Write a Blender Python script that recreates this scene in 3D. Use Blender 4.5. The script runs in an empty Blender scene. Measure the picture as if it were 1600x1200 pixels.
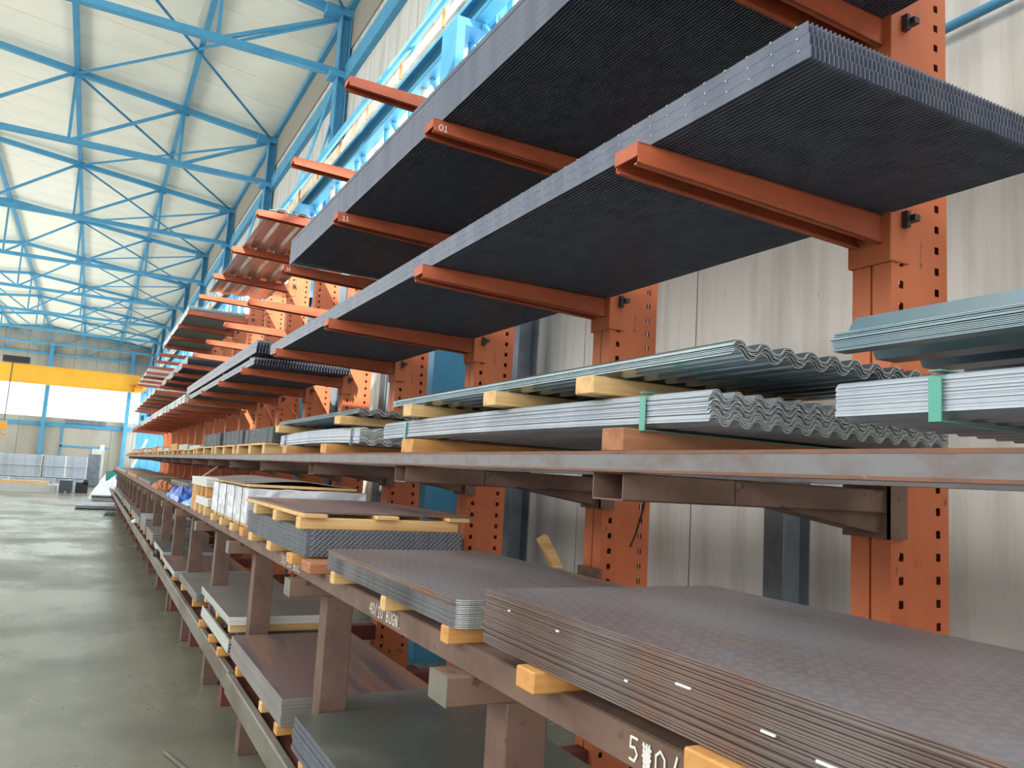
import bpy, math, random
from mathutils import Vector, Matrix
R = random.Random(7)
C = bpy.context.scene.collection
PI = math.pi

# ------------------------------------------------------------------ camera, world, sun, exposure
EYE = 1.55
cam_d = bpy.data.cameras.new('camera'); cam = bpy.data.objects.new('camera', cam_d); C.objects.link(cam)
cx = Vector((0.8828980, -0.4660315, 0.0574952)); cu = Vector((-0.1058629, -0.0782595, 0.9912964)); cf = Vector((0.4574758, 0.8813002, 0.1184306))
M = Matrix.Identity(4)
for r in range(3):
    M[r][0] = cx[r]; M[r][1] = cu[r]; M[r][2] = -cf[r]
M[2][3] = EYE
cam.matrix_world = M
cam_d.sensor_width = 36.0; cam_d.lens = 36.0 * 1250.0 / 1600.0
cam_d.clip_start = 0.02; cam_d.clip_end = 500
bpy.context.scene.camera = cam

W = bpy.data.worlds.new('sky'); bpy.context.scene.world = W; W.use_nodes = True
bg = W.node_tree.nodes['Background']; bg.inputs[0].default_value = (0.97, 0.98, 1.0, 1); bg.inputs[1].default_value = 2.3

sd = bpy.data.lights.new('sun', 'SUN'); sd.energy = 8.0; sd.angle = math.radians(0.6); sd.color = (1.0, 0.93, 0.82)
sun = bpy.data.objects.new('sun', sd); C.objects.link(sun)
sun.rotation_euler = Vector((-0.35, -0.75, 0.56)).to_track_quat('Z', 'Y').to_euler()
vs = bpy.context.scene.view_settings
vs.view_transform = 'Standard'; vs.look = 'None'; vs.gamma = 1.0; vs.use_curve_mapping = False
vs.exposure = 0.5

# ------------------------------------------------------------------ materials
def lin(c):
    return tuple(((v / 255.0) / 12.92 if v <= 10 else ((v / 255.0 + 0.055) / 1.055) ** 2.4) for v in c) + (1,)
def mat(name, col, rough=0.6, metal=0.0, col2=None, scale=6.0, stretch=(1, 1, 1), lo=0.42, hi=0.62, spots=None, spot_scale=30.0,
        spot_lo=0.6, bump=0.0, bump_scale=40.0, pattern=None, spec=0.5, rough2=None):
    m = bpy.data.materials.new(name); m.use_nodes = True
    nt = m.node_tree; N = nt.nodes; L = nt.links
    b = N['Principled BSDF']
    b.inputs['Roughness'].default_value = rough; b.inputs['Metallic'].default_value = metal
    b.inputs['Base Color'].default_value = lin(col); b.inputs['Specular IOR Level'].default_value = spec
    m.diffuse_color = lin(col)
    if col2 or spots or bump or pattern:
        tc = N.new('ShaderNodeTexCoord'); mp = N.new('ShaderNodeMapping'); mp.inputs['Scale'].default_value = stretch
        L.new(tc.outputs['Object'], mp.inputs['Vector'])
    out = None
    if col2:
        n = N.new('ShaderNodeTexNoise'); n.inputs['Scale'].default_value = scale; n.inputs['Detail'].default_value = 7; n.inputs['Roughness'].default_value = 0.62
        L.new(mp.outputs[0], n.inputs['Vector'])
        mr = N.new('ShaderNodeMapRange'); mr.inputs[1].default_value = lo; mr.inputs[2].default_value = hi
        L.new(n.outputs['Fac'], mr.inputs[0])
        mx = N.new('ShaderNodeMix'); mx.data_type = 'RGBA'; mx.inputs[6].default_value = lin(col); mx.inputs[7].default_value = lin(col2)
        L.new(mr.outputs[0], mx.inputs[0]); out = mx.outputs[2]
        if rough2 is not None:
            mr2 = N.new('ShaderNodeMapRange'); mr2.inputs[1].default_value = lo; mr2.inputs[2].default_value = hi
            mr2.inputs[3].default_value = rough; mr2.inputs[4].default_value = rough2
            L.new(n.outputs['Fac'], mr2.inputs[0]); L.new(mr2.outputs[0], b.inputs['Roughness'])
    if spots:
        n2 = N.new('ShaderNodeTexNoise'); n2.inputs['Scale'].default_value = spot_scale; n2.inputs['Detail'].default_value = 5
        L.new(mp.outputs[0], n2.inputs['Vector'])
        mr = N.new('ShaderNodeMapRange'); mr.inputs[1].default_value = spot_lo; mr.inputs[2].default_value = spot_lo + 0.06
        L.new(n2.outputs['Fac'], mr.inputs[0])
        mx = N.new('ShaderNodeMix'); mx.data_type = 'RGBA'; mx.inputs[7].default_value = lin(spots)
        if out: L.new(out, mx.inputs[6])
        else: mx.inputs[6].default_value = lin(col)
        L.new(mr.outputs[0], mx.inputs[0]); out = mx.outputs[2]
    if out: L.new(out, b.inputs['Base Color'])
    if bump and not pattern:
        n3 = N.new('ShaderNodeTexNoise'); n3.inputs['Scale'].default_value = bump_scale; n3.inputs['Detail'].default_value = 6
        L.new(mp.outputs[0], n3.inputs['Vector'])
        bp = N.new('ShaderNodeBump'); bp.inputs['Strength'].default_value = bump; bp.inputs['Distance'].default_value = 0.01
        L.new(n3.outputs['Fac'], bp.inputs['Height']); L.new(bp.outputs[0], b.inputs['Normal'])
    if pattern == 'tread':     # chequer plate: crossed short ribs
        def wave(rot, off):
            mq = N.new('ShaderNodeMapping'); mq.inputs['Rotation'].default_value = (0, 0, rot); mq.inputs['Location'].default_value = (off, off, 0)
            L.new(tc.outputs['Object'], mq.inputs['Vector'])
            s = N.new('ShaderNodeSeparateXYZ'); L.new(mq.outputs[0], s.inputs[0])
            def sn(o, f):
                a = N.new('ShaderNodeMath'); a.operation = 'MULTIPLY'; a.inputs[1].default_value = f; L.new(o, a.inputs[0])
                c = N.new('ShaderNodeMath'); c.operation = 'SINE'; L.new(a.outputs[0], c.inputs[0]); return c.outputs[0]
            a = sn(s.outputs[0], 2 * PI / 0.026); c = sn(s.outputs[1], 2 * PI / 0.056)
            d = N.new('ShaderNodeMath'); d.operation = 'MULTIPLY'; L.new(a, d.inputs[0]); L.new(c, d.inputs[1])
            e = N.new('ShaderNodeMath'); e.operation = 'GREATER_THAN'; e.inputs[1].default_value = 0.45; L.new(d.outputs[0], e.inputs[0])
            return e.outputs[0]
        h = N.new('ShaderNodeMath'); h.operation = 'MAXIMUM'; L.new(wave(PI / 4, 0), h.inputs[0]); L.new(wave(-PI / 4, 0.011), h.inputs[1])
        mx = N.new('ShaderNodeMix'); mx.data_type = 'RGBA'; mx.inputs[7].default_value = lin((168, 164, 168))
        f = N.new('ShaderNodeMath'); f.operation = 'MULTIPLY'; f.inputs[1].default_value = 0.25; L.new(h.outputs[0], f.inputs[0]); L.new(f.outputs[0], mx.inputs[0])
        L.new(out, mx.inputs[6]); L.new(mx.outputs[2], b.inputs['Base Color'])
        bp = N.new('ShaderNodeBump'); bp.inputs['Strength'].default_value = 1.0; bp.inputs['Distance'].default_value = 0.004
        L.new(h.outputs[0], bp.inputs['Height']); L.new(bp.outputs[0], b.inputs['Normal'])
    return m

MT = {}
MT['orange'] = mat('orange_rack_paint', (200, 112, 70), 0.55, 0, (186, 98, 60), 3.0, (1, 1, 0.35), spots=(128, 76, 56), spot_scale=26, spot_lo=0.66)
MT['orange_worn'] = mat('orange_rack_paint_worn', (196, 86, 44), 0.6, 0, (160, 70, 42), 5.0, (1, 1, 0.25), spots=(168, 112, 72), spot_scale=16, spot_lo=0.6)
MT['arm'] = mat('orange_arm_paint', (190, 98, 62), 0.55, 0, (160, 78, 52), 5.0, (0.4, 1, 1), spots=(150, 104, 66), spot_scale=24, spot_lo=0.64)
MT['brown'] = mat('brown_primer', (124, 99, 86), 0.6, 0, (104, 80, 71), 4.0, spots=(92, 70, 60), spot_scale=22, spot_lo=0.64)
MT['redbrown'] = mat('red_primer', (120, 58, 46), 0.65, 0, (92, 46, 38), 6.0)
MT['rail'] = mat('worn_rail_steel', (126, 122, 112), 0.55, 0.1, (100, 90, 82), 3.0, (1, 0.4, 1))
MT['galv_beam'] = mat('rusted_galvanised_beam', (126, 126, 130), 0.5, 0.35, (116, 104, 98), 14.0, (1, 0.6, 1), lo=0.46, hi=0.68, spots=(140, 96, 72), spot_scale=34, spot_lo=0.67)
MT['rust_edge'] = mat('rusted_edge', (134, 92, 72), 0.7, 0, (112, 84, 72), 26.0, (1, 0.4, 1), spots=(186, 150, 126), spot_scale=44, spot_lo=0.66)
MT['blue'] = mat('blue_structural_paint', (76, 152, 190), 0.5, 0, (66, 142, 182), 2.0)
MT['blue_pale'] = mat('pale_blue_paint', (110, 188, 220), 0.45, 0, (90, 172, 210), 2.0)
MT['ceiling'] = mat('ceiling_panel_white', (234, 232, 216), 0.75, 0, (226, 224, 206), 0.8)
MT['taupe'] = mat('eaves_fascia', (150, 146, 134), 0.8)
MT['concrete'] = mat('concrete_wall', (205, 203, 197), 0.85, 0, (178, 174, 166), 2.6, (2.2, 2.2, 0.22), 0.46, 0.72, spots=(140, 132, 122), spot_scale=18, spot_lo=0.7, bump=0.12, bump_scale=30)
MT['concrete_far'] = mat('concrete_far_wall', (176, 172, 160), 0.85, 0, (148, 142, 130), 0.5, (1, 1, 0.2), 0.4, 0.65)
MT['floor'] = mat('polished_concrete_floor', (140, 138, 124), 0.22, 0, (108, 107, 95), 0.8, (0.8, 0.7, 1), 0.4, 0.62, spots=(88, 88, 78), spot_scale=1.3, spot_lo=0.66, bump=0.18, bump_scale=1.6, rough2=0.36)
MT['yard'] = mat('yard_ground', (150, 148, 140), 0.9)
MT['wood'] = mat('pine_timber', (226, 188, 132), 0.7, 0, (204, 160, 104), 7.0, (0.25, 2, 4), bump=0.05)
MT['wood_orange'] = mat('orange_pine_timber', (214, 158, 92), 0.65, 0, (192, 134, 74), 7.0, (0.25, 2, 4))
MT['wood_red'] = mat('reddish_timber', (176, 120, 86), 0.7, 0, (150, 98, 70), 7.0, (0.25, 2, 4), bump=0.05)
MT['bar'] = mat('grating_grey_steel', (108, 114, 130), 0.45, 0.2, (92, 100, 118), 12.0)
MT['bar_dark'] = mat('grating_dark_steel', (58, 64, 76), 0.5, 0.1)
MT['rod'] = mat('grating_cross_rod', (176, 180, 188), 0.4, 0.4)
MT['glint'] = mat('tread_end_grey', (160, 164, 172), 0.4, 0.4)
MT['bar_white'] = mat('grating_pale_steel', (196, 198, 196), 0.5, 0.2)
MT['galv'] = mat('galvanised_sheet', (196, 212, 216), 0.2, 0.85, (150, 172, 184), 3.0, (1, 0.3, 1))
MT['galv_edge'] = mat('galvanised_sheet_pale', (186, 194, 204), 0.42, 0.35, (160, 170, 182), 6.0, (1, 0.3, 1))
MT['galv_bluegrey'] = mat('bluegrey_sheet', (126, 144, 152), 0.32, 0.5, (106, 132, 144), 3.0)
MT['tile_sheet'] = mat('charcoal_tile_sheet', (92, 100, 108), 0.6, 0.1, (76, 82, 90), 20.0)
MT['sheet_end'] = mat('sheared_sheet_edge', (214, 222, 222), 0.35, 0.3)
MT['strap'] = mat('green_strap', (88, 166, 150), 0.4)
MT['strap_dark'] = mat('steel_strap', (70, 76, 80), 0.4, 0.6)
MT['tread'] = mat('chequer_plate_top', (136, 130, 134), 0.4, 0.35, (118, 106, 106), 1.8, (1.6, 0.5, 1), pattern='tread', spots=(158, 120, 98), spot_scale=3.2, spot_lo=0.63)
MT['plate_edge'] = mat('plate_mill_edge', (140, 130, 128), 0.5, 0.3, (104, 80, 70), 14.0, (1, 0.25, 30), 0.4, 0.6, spots=(172, 118, 84), spot_scale=7, spot_lo=0.58)
MT['plate_edge2'] = mat('plate_mill_edge_grey', (124, 124, 130), 0.5, 0.3, (84, 82, 86), 30.0, (1, 0.2, 1), spots=(160, 160, 164), spot_scale=60, spot_lo=0.66)
MT['cut_end'] = mat('bright_sheared_edge', (176, 180, 180), 0.45, 0.3, (120, 112, 108), 30.0)
MT['plate_blue'] = mat('bluegrey_tread_edge', (104, 110, 122), 0.5, 0.2, (88, 94, 106), 20.0)
MT['rust_plate'] = mat('hot_rolled_plate', (140, 118, 116), 0.4, 0.25, (176, 134, 108), 1.5, (3.2, 0.35, 1), 0.5, 0.66, spots=(114, 102, 112), spot_scale=2.4, spot_lo=0.58)
MT['dark_plate'] = mat('oiled_dark_plate', (96, 102, 98), 0.36, 0.2, (128, 130, 122), 1.8, (1, 1, 1), 0.5, 0.66)
MT['grey_plate'] = mat('grey_steel_plate', (150, 146, 143), 0.42, 0.25, (134, 130, 128), 2.0)
MT['pale_edge'] = mat('bright_cut_edge', (188, 196, 196), 0.5, 0.2)
MT['white'] = mat('white_painted', (226, 226, 222), 0.6)
MT['foil'] = mat('silver_wrap', (206, 210, 214), 0.22, 0.55, (182, 188, 194), 5.0, bump=0.5, bump_scale=14)
MT['film'] = mat('white_plastic_wrap', (226, 230, 236), 0.3, 0.0, (204, 210, 220), 8.0, bump=0.5, bump_scale=18)
MT['tarp'] = mat('blue_tarpaulin', (24, 92, 190), 0.4, 0, (16, 76, 170), 8.0)
MT['paleblue'] = mat('pale_blue_film', (156, 196, 224), 0.3)
MT['yellow'] = mat('crane_yellow', (238, 178, 44), 0.5, 0, (228, 166, 38), 0.5)
MT['cream'] = mat('cream_busbar', (240, 226, 196), 0.5, 0, (220, 200, 168), 6.0)
MT['grey_steel'] = mat('grey_galvanised_post', (118, 128, 138), 0.5, 0.3, (98, 108, 118), 4.0)
MT['green'] = mat('teal_drum', (30, 130, 120), 0.5)
MT['black'] = mat('black_rubber', (28, 28, 30), 0.5)
MT['chalk'] = mat('white_paint_marking', (236, 236, 232), 0.8)
MT['roof_tin'] = mat('brownish_translucent_sheet', (186, 166, 156), 0.22, 0.6, (210, 196, 188), 3.0, (2, 0.4, 1))
MT['amber'] = mat('amber_paint', (222, 150, 40), 0.5)
MT['rust_scrap'] = mat('rusty_orange_scrap', (176, 96, 50), 0.7, 0, (200, 130, 84), 9.0)
def emis(name, col, st, col2=None):
    m = bpy.data.materials.new(name); m.use_nodes = True; N = m.node_tree.nodes; L = m.node_tree.links
    N.remove(N['Principled BSDF']); e = N.new('ShaderNodeEmission'); e.inputs[0].default_value = col; e.inputs[1].default_value = st
    t = N.new('ShaderNodeBsdfDiffuse'); t.inputs[0].default_value = (0.7, 0.75, 0.75, 1)
    a = N.new('ShaderNodeAddShader'); L.new(e.outputs[0], a.inputs[0]); L.new(t.outputs[0], a.inputs[1]); L.new(a.outputs[0], N['Material Output'].inputs[0])
    return m
MT['daylight'] = emis('daylit_translucent_sheet', (1.0, 0.985, 0.95, 1), 3.4)
MT['daylight_low'] = emis('daylit_low_window', (0.97, 0.99, 1.0, 1), 3.0)
MT['daylight_far'] = emis('daylit_translucent_far_sheet', (0.80, 0.95, 0.93, 1), 1.3)

# ------------------------------------------------------------------ mesh builder
class MB:
    def __init__(s): s.v = []; s.f = []; s.mi = []
    def quad(s, a, b, c, d, m=0):
        n = len(s.v); s.v += [a, b, c, d]; s.f.append((n, n + 1, n + 2, n + 3)); s.mi.append(m)
    def box(s, x0, x1, y0, y1, z0, z1, m=0, skip=''):
        n = len(s.v)
        s.v += [(x0, y0, z0), (x1, y0, z0), (x1, y1, z0), (x0, y1, z0), (x0, y0, z1), (x1, y0, z1), (x1, y1, z1), (x0, y1, z1)]
        F = {'b': (0, 3, 2, 1), 't': (4, 5, 6, 7), 'f': (0, 1, 5, 4), 'k': (2, 3, 7, 6), 'l': (3, 0, 4, 7), 'r': (1, 2, 6, 5)}
        for k, q in F.items():
            if k not in skip: s.f.append(tuple(n + i for i in q)); s.mi.append(m)
        return s
    def hexa(s, p, m=0):      # 8 points ordered like box
        n = len(s.v); s.v += [tuple(q) for q in p]
        for q in ((0, 3, 2, 1), (4, 5, 6, 7), (0, 1, 5, 4), (2, 3, 7, 6), (3, 0, 4, 7), (1, 2, 6, 5)):
            s.f.append(tuple(n + i for i in q)); s.mi.append(m)
        return s
    def bar(s, a, b, w, h, m=0):   # rectangular bar from a to b, w sideways, h upwards
        a = Vector(a); b = Vector(b); d = (b - a).normalized()
        u = Vector((0, 0, 1)) if abs(d.z) < 0.95 else Vector((0, 1, 0))
        r = d.cross(u).normalized(); u = r.cross(d).normalized()
        p = []
        for q in (a, b):
            p += [q - r * w / 2 - u * h / 2, q + r * w / 2 - u * h / 2, q + r * w / 2 + u * h / 2, q - r * w / 2 + u * h / 2]
        n = len(s.v); s.v += [tuple(q) for q in p]
        for q in ((0, 1, 2, 3), (7, 6, 5, 4), (0, 4, 5, 1), (1, 5, 6, 2), (2, 6, 7, 3), (3, 7, 4, 0)):
            s.f.append(tuple(n + i for i in q)); s.mi.append(m)
        return s
    def angle(s, a, b, w, t=0.008, m=0):  # an equal angle iron: two thin plates
        a = Vector(a); b = Vector(b)
        s.bar(a, b, w, t, m); s.bar(a + Vector((0, 0, -w / 2)), b + Vector((0, 0, -w / 2)), t, w, m); return s
    def tube(s, pts, r, n=10, m=0, cap=True):
        pts = [Vector(p) for p in pts]; base = len(s.v)
        for i, p in enumerate(pts):
            d = (pts[min(i + 1, len(pts) - 1)] - pts[max(i - 1, 0)]).normalized()
            u = Vector((0, 0, 1)) if abs(d.z) < 0.9 else Vector((0, 1, 0))
            a = d.cross(u).normalized(); c = a.cross(d)
            for k in range(n):
                t = 2 * PI * k / n; s.v.append(tuple(p + a * r * math.cos(t) + c * r * math.sin(t)))
        for i in range(len(pts) - 1):
            for k in range(n):
                k2 = (k + 1) % n
                s.f.append((base + i * n + k, base + i * n + k2, base + (i + 1) * n + k2, base + (i + 1) * n + k)); s.mi.append(m)
        if cap:
            s.f.append(tuple(base + k for k in range(n))[::-1]); s.mi.append(m)
            e = base + (len(pts) - 1) * n; s.f.append(tuple(e + k for k in range(n))); s.mi.append(m)
        return s
    def build(s, name, mats, parent=None, smooth=False, bevel=0):
        me = bpy.data.meshes.new(name); me.from_pydata(s.v, [], s.f)
        if not isinstance(mats, (list, tuple)): mats = [mats]
        for k in mats: me.materials.append(MT[k] if isinstance(k, str) else k)
        me.polygons.foreach_set('material_index', s.mi)
        if smooth: me.polygons.foreach_set('use_smooth', [True] * len(me.polygons))
        me.update()
        o = bpy.data.objects.new(name, me); C.objects.link(o)
        if parent: o.parent = parent
        if bevel:
            b = o.modifiers.new('bevel', 'BEVEL'); b.width = bevel; b.segments = 1; b.limit_method = 'ANGLE'
        return o
def B(x0, x1, y0, y1, z0, z1): return MB().box(x0, x1, y0, y1, z0, z1)
def empty(name, loc=(0, 0, 0)):
    o = bpy.data.objects.new(name, None); C.objects.link(o); o.location = loc; o.empty_display_size = 0.1; return o
def tag(o, label, cat, group=None):
    o['label'] = label; o['category'] = cat
    if o.get('kind') is None: o['kind'] = 'thing'
    if group: o['group'] = group
    return o
def struct(o, kind='structure'): o['kind'] = kind; return o
def copy_tree(o, parent=None):
    c = o.copy(); C.objects.link(c); c.parent = parent
    for ch in list(o.children): copy_tree(ch, c)
    return c
def part(o, mesh_src, name, loc=(0, 0, 0)):     # a further part sharing mesh data
    c = bpy.data.objects.new(name, mesh_src.data); C.objects.link(c); c.parent = o; c.location = loc; return c
ORD = ['nearest', 'second', 'third', 'fourth', 'fifth', 'sixth', 'seventh', 'eighth', 'ninth', 'tenth', 'eleventh', 'twelfth', 'thirteenth',
       'fourteenth', 'fifteenth', 'sixteenth', 'seventeenth', 'eighteenth', 'nineteenth', 'twentieth', 'twenty-first', 'twenty-second']

# ================================================================== SETTING
BAY = 6.2; TY = [6.7 + BAY * k for k in range(-3, 10)]; YEND = 62.5; XW = 3.2; XT = 3.13; XR = -3.3
ZU = 9.25; ZL = 8.2; SL = 0.118
def zroof(x): return ZU + SL * (XT - x) if x > XR else ZU + SL * (XT - XR) - SL * (XR - x)
XL = 2 * XR - XT

fl = struct(B(-9.9, 3.3, -18, YEND, -0.1, 0).build('floor', 'floor'))
fy = struct(B(-60, 60, -60, 120, -0.22, -0.12).build('trim_1', 'yard'))
# side wall of concrete panels, daylight band, upper panels
wr = struct(empty('wall_right', (XW, 0, 0)))
y = 3.77 - 1.25 * 6; k = 0
pl = MB().box(0.0, 0.15, 0, 1.238, 0, 4.4).build('concrete_panel', 'concrete', wr, bevel=0.006); pl.location = (0, y, 0)
while y < 23.5:
    y += 1.25; o = part(wr, pl, 'concrete_panel', (R.uniform(-0.002, 0.002), y, 0))
YG = y + 1.25
B(0, .15, YG, YEND, 0, .9).build('concrete_plinth', 'concrete', wr)
struct(B(XW + 0.16, XW + 0.2, -5, 25, 0, 9.4).build('wall_right_backing', 'concrete_far', wr)).location = (-XW, 0, 0)
up = MB().box(0.0, 0.12, 0, 2.05, 6.4, 9.35).build('upper_panel', 'concrete', wr, bevel=0.005); up.location = (0, -5, 0)
y = -5
while y < YEND - 2.1: y += 2.066; part(wr, up, 'upper_panel', (0, y, 0))
win = struct(empty('window_1', (XW, 0, 0)))
wv = MB()
def corr_panel(mb, p0, du, dn, width, z0, z1, pitch=0.1, amp=0.012, n=4):
    p0 = Vector(p0); du = Vector(du); dn = Vector(dn); k = int(width / pitch * n); base = len(mb.v)
    for i in range(k + 1):
        q = p0 + du * (width * i / k) + dn * amp * math.sin(2 * PI * i / n)
        mb.v += [(q.x, q.y, z0), (q.x, q.y, z1)]
    for i in range(k): mb.f.append((base + 2 * i, base + 2 * i + 2, base + 2 * i + 3, base + 2 * i + 1)); mb.mi.append(0)
corr_panel(wv, (0.05, 0, 0), (0, 1, 0), (1, 0, 0), 2.02, 4.42, 6.38)
p0 = wv.build('translucent_sheet', 'daylight', win); p0.location = (0, -5, 0)
fr = MB().box(-0.02, 0.08, 0, 0.06, 4.4, 6.4).build('window_mullion', 'blue', win); fr.location = (0, -5.03, 0)
y = -5
while y < YEND - 2.1: y += 2.066; part(win, p0, 'translucent_sheet', (0, y, 0)); part(win, fr, 'window_mullion', (0, y - 0.03, 0))
lo = B(.05, .07, .03, 2.03, .9, 4.36).build('translucent_sheet', 'daylight_low', win); lo.location = (0, YG, 0)
lm = B(-.02, .08, 0, .07, .9, 4.4).build('window_mullion', 'blue', win); lm.location = (0, YG, 0)
y = YG + 2.066
while y < YEND - 2.1: part(win, lo, 'translucent_sheet', (0, y, 0)); part(win, lm, 'window_mullion', (0, y, 0)); y += 2.066
MB().box(-0.03, 0.1, -5, YEND, 4.36, 4.44).box(-0.03, 0.1, -5, YEND, 6.36, 6.42).build('window_rail', 'blue', win)

struct(B(3.17, 3.199, -5, YEND, 8.6, 9.38).build('trim_3', 'taupe'))
# end wall
we = struct(empty('wall_end', (0, YEND, 0)))
pe = MB().box(0, 1.37, 0, 0.15, 0, 3.95).build('concrete_panel', 'concrete_far', we, bevel=0.01); pe.location = (-9.9, 0, 0)
for i in range(1, 10): part(we, pe, 'concrete_panel', (-9.9 + 1.39 * i, R.uniform(-.01, .01), 0))
pu = MB().box(0, 1.37, 0, 0.12, 6.9, 10.1).build('upper_panel', 'concrete_far', we); pu.location = (-9.9, 0, 0)
for i in range(1, 10): part(we, pu, 'upper_panel', (-9.9 + 1.39 * i, 0, 0))
w2 = struct(empty('window_2', (0, YEND, 0)))
wv = MB(); corr_panel(wv, (0, 0.05, 0), (1, 0, 0), (0, 1, 0), 1.5, 3.95, 6.9, 0.16, 0.03)
p0 = wv.build('translucent_sheet', 'daylight_far', w2); p0.location = (-9.9, 0, 0)
for i in range(1, 9): part(w2, p0, 'translucent_sheet', (-9.9 + 1.5 * i, 0, 0))
MB().box(-9.9, 3.2, -0.12, 0.0, 3.35, 3.6).build('window_rail', 'blue', w2)
d1 = struct(empty('door_1', (-0.2, YEND - 0.04, 0)))
B(-1.5, 1.2, 0, 0.05, 0, 3.3).build('door_leaf', 'concrete_far', d1)
MB().box(-1.62, -1.5, -0.05, 0.05, 0, 3.4).box(-1.62, 1.3, -0.05, 0.05, 2.0, 2.12).build('door_frame', 'blue', d1)
B(-1.45, 1.0, -0.25, -0.02, 3.62, 3.85).build('roller_box', 'grey_steel', d1)
B(0.35, 1.15, -0.06, -0.02, 0, 2.0).build('wicket_door', 'concrete', d1)
struct(B(-9.9, 3.3, -6.0 + YEND + 6.0 + 0.2, YEND + 0.3, 0, 10.1).build('trim_2', 'concrete_far'))

# ceiling of panels (right slope from y=8.3 on, an unseen gap added before that to let the sun in; left slope throughout)
ce = struct(empty('ceiling', (0, 0, 0)))
def roof_strip(xa, xb, w):
    za, zb = zroof(xa) + 0.16, zroof(xb) + 0.16
    return MB().hexa([(xa, 0, za), (xb, 0, zb), (xb, w, zb), (xa, w, za), (xa, 0, za + .08), (xb, 0, zb + .08), (xb, w, zb + .08), (xa, w, za + .08)])
PW = BAY / 6
a = roof_strip(XR, XW + 0.15, PW - 0.012).build('ceiling_panel', 'ceiling', ce); a.location = (0, 8.3, 0)
b_ = roof_strip(XL - .1, XR, PW - 0.012).build('ceiling_panel', 'ceiling', ce); b_.location = (0, -17.5, 0)
y = 8.3 + PW
while y < YEND: part(ce, a, 'ceiling_panel', (0, y, 0)); y += PW
y = 8.3 - PW * 3
while y > 4.6: part(ce, a, 'ceiling_panel', (0, y, 0)); y -= PW
y = -3.1 - PW
while y > -17.5: part(ce, a, 'ceiling_panel', (0, y, 0)); y -= PW
for y in (8.3 - PW, 8.3 - 2 * PW): part(ce, a, 'ceiling_panel', (0, y, 0))
y = -17.5 + PW
while y < YEND: part(ce, b_, 'ceiling_panel', (0, y, 0)); y += PW
B(XR, XW + .1, 8.3, YEND, ZU + .95, ZU + 1.0).build('roof_deck', 'taupe', ce)
B(XL, XR, -17.5, YEND, ZU + .98, ZU + 1.02).build('roof_deck', 'taupe', ce)
# left side wall (outside the frame) with an unseen glowing band added to brighten the ceiling
wl = struct(empty('wall_left', (XL - .1, 0, 0)))
B(-.15, 0, -17.5, YEND, 0, 4.0).build('wall_face', 'concrete', wl); B(-.15, 0, -17.5, YEND, 7.6, 9.6).build('wall_face', 'concrete', wl)
w3 = struct(empty('added_glow_band', (XL - .1, 0, 0)))
q0 = B(-.06, -.04, 0, 2.04, 4.0, 7.6).build('translucent_sheet', 'daylight', w3); q0.location = (0, -17.5, 0)
y = -17.5 + 2.066
while y < YEND - 2: part(w3, q0, 'translucent_sheet', (0, y, 0)); y += 2.066

# ================================================================== ROOF STEEL
NX = [XT, 1.1, -1.1, XR]; NXL = [2 * XR - x for x in NX[:3]][::-1]
def truss_obj():
    root = empty('roof_truss')
    MB().bar((XT, 0, ZU), (XR, 0, zroof(XR)), 0.13, 0.12).build('upper_chord', 'blue', root)
    MB().bar((XR, 0, zroof(XR)), (XL, 0, ZU), 0.13, 0.12).build('upper_chord', 'blue', root)
    MB().bar((XT, 0, ZL), (XL, 0, ZL), 0.13, 0.11).build('lower_chord', 'blue', root)
    xs = NX + NXL
    for i, x in enumerate(xs):
        if 0 < i < len(xs) - 1: MB().bar((x, 0, ZL), (x, 0, zroof(x)), 0.06, 0.06).build('vertical_strut', 'blue', root)
        MB().box(x - .11, x + .11, -.012, .012, zroof(x) - .13, zroof(x) + .02).build('gusset_plate', 'blue', root)
    for i in range(3):
        for sgn in (1, -1):
            xa = NX[i + 1]; xb = NX[i]
            if sgn < 0: xa = 2 * XR - xa; xb = 2 * XR - xb
            MB().bar((xa, 0.0, ZL), (xb, 0.0, zroof(xb)), 0.07, 0.06).build('diagonal_strut', 'blue', root)
    return root
proto = truss_obj()
for k, y in enumerate(TY):
    t = proto if k == 0 else copy_tree(proto)
    t.location = (0, min(y, YEND - .2), 0)
    n = k - 4
    if n >= 0: tag(t, f'blue steel roof truss, {ORD[n]} of those seen under the white ceiling' if n else 'blue steel roof truss at the top edge, nearest of those under the white ceiling', 'roof truss', 'trusses under the ceiling')
    else: tag(t, 'blue steel roof truss over the near end of the hall, beyond the top edge', 'roof truss', 'trusses over the near end')
def purlin(x, i, lab):
    root = empty('roof_purlin', (x, 0, 0)); z = zroof(x) + 0.07
    s = MB().box(-.05, .05, 0, BAY - .02, z - .06, z + .06).build('purlin_length', 'blue', root); s.location = (0, TY[0], 0)
    for y in TY[1:-1]: part(root, s, 'purlin_length', (0, y, 0))
    tag(root, lab, 'purlin', 'roof purlins')
for i, x in enumerate(NX + NXL):
    purlin(x, i, ['blue roof purlin along the eaves above the racking', 'blue roof purlin first in from the racking eaves', 'blue roof purlin second in from the racking eaves',
        'blue ridge purlin running down the middle of the roof', 'blue roof purlin just left of the ridge', 'blue roof purlin far left of the ridge', 'blue roof purlin along the far left eaves'][i])
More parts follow.
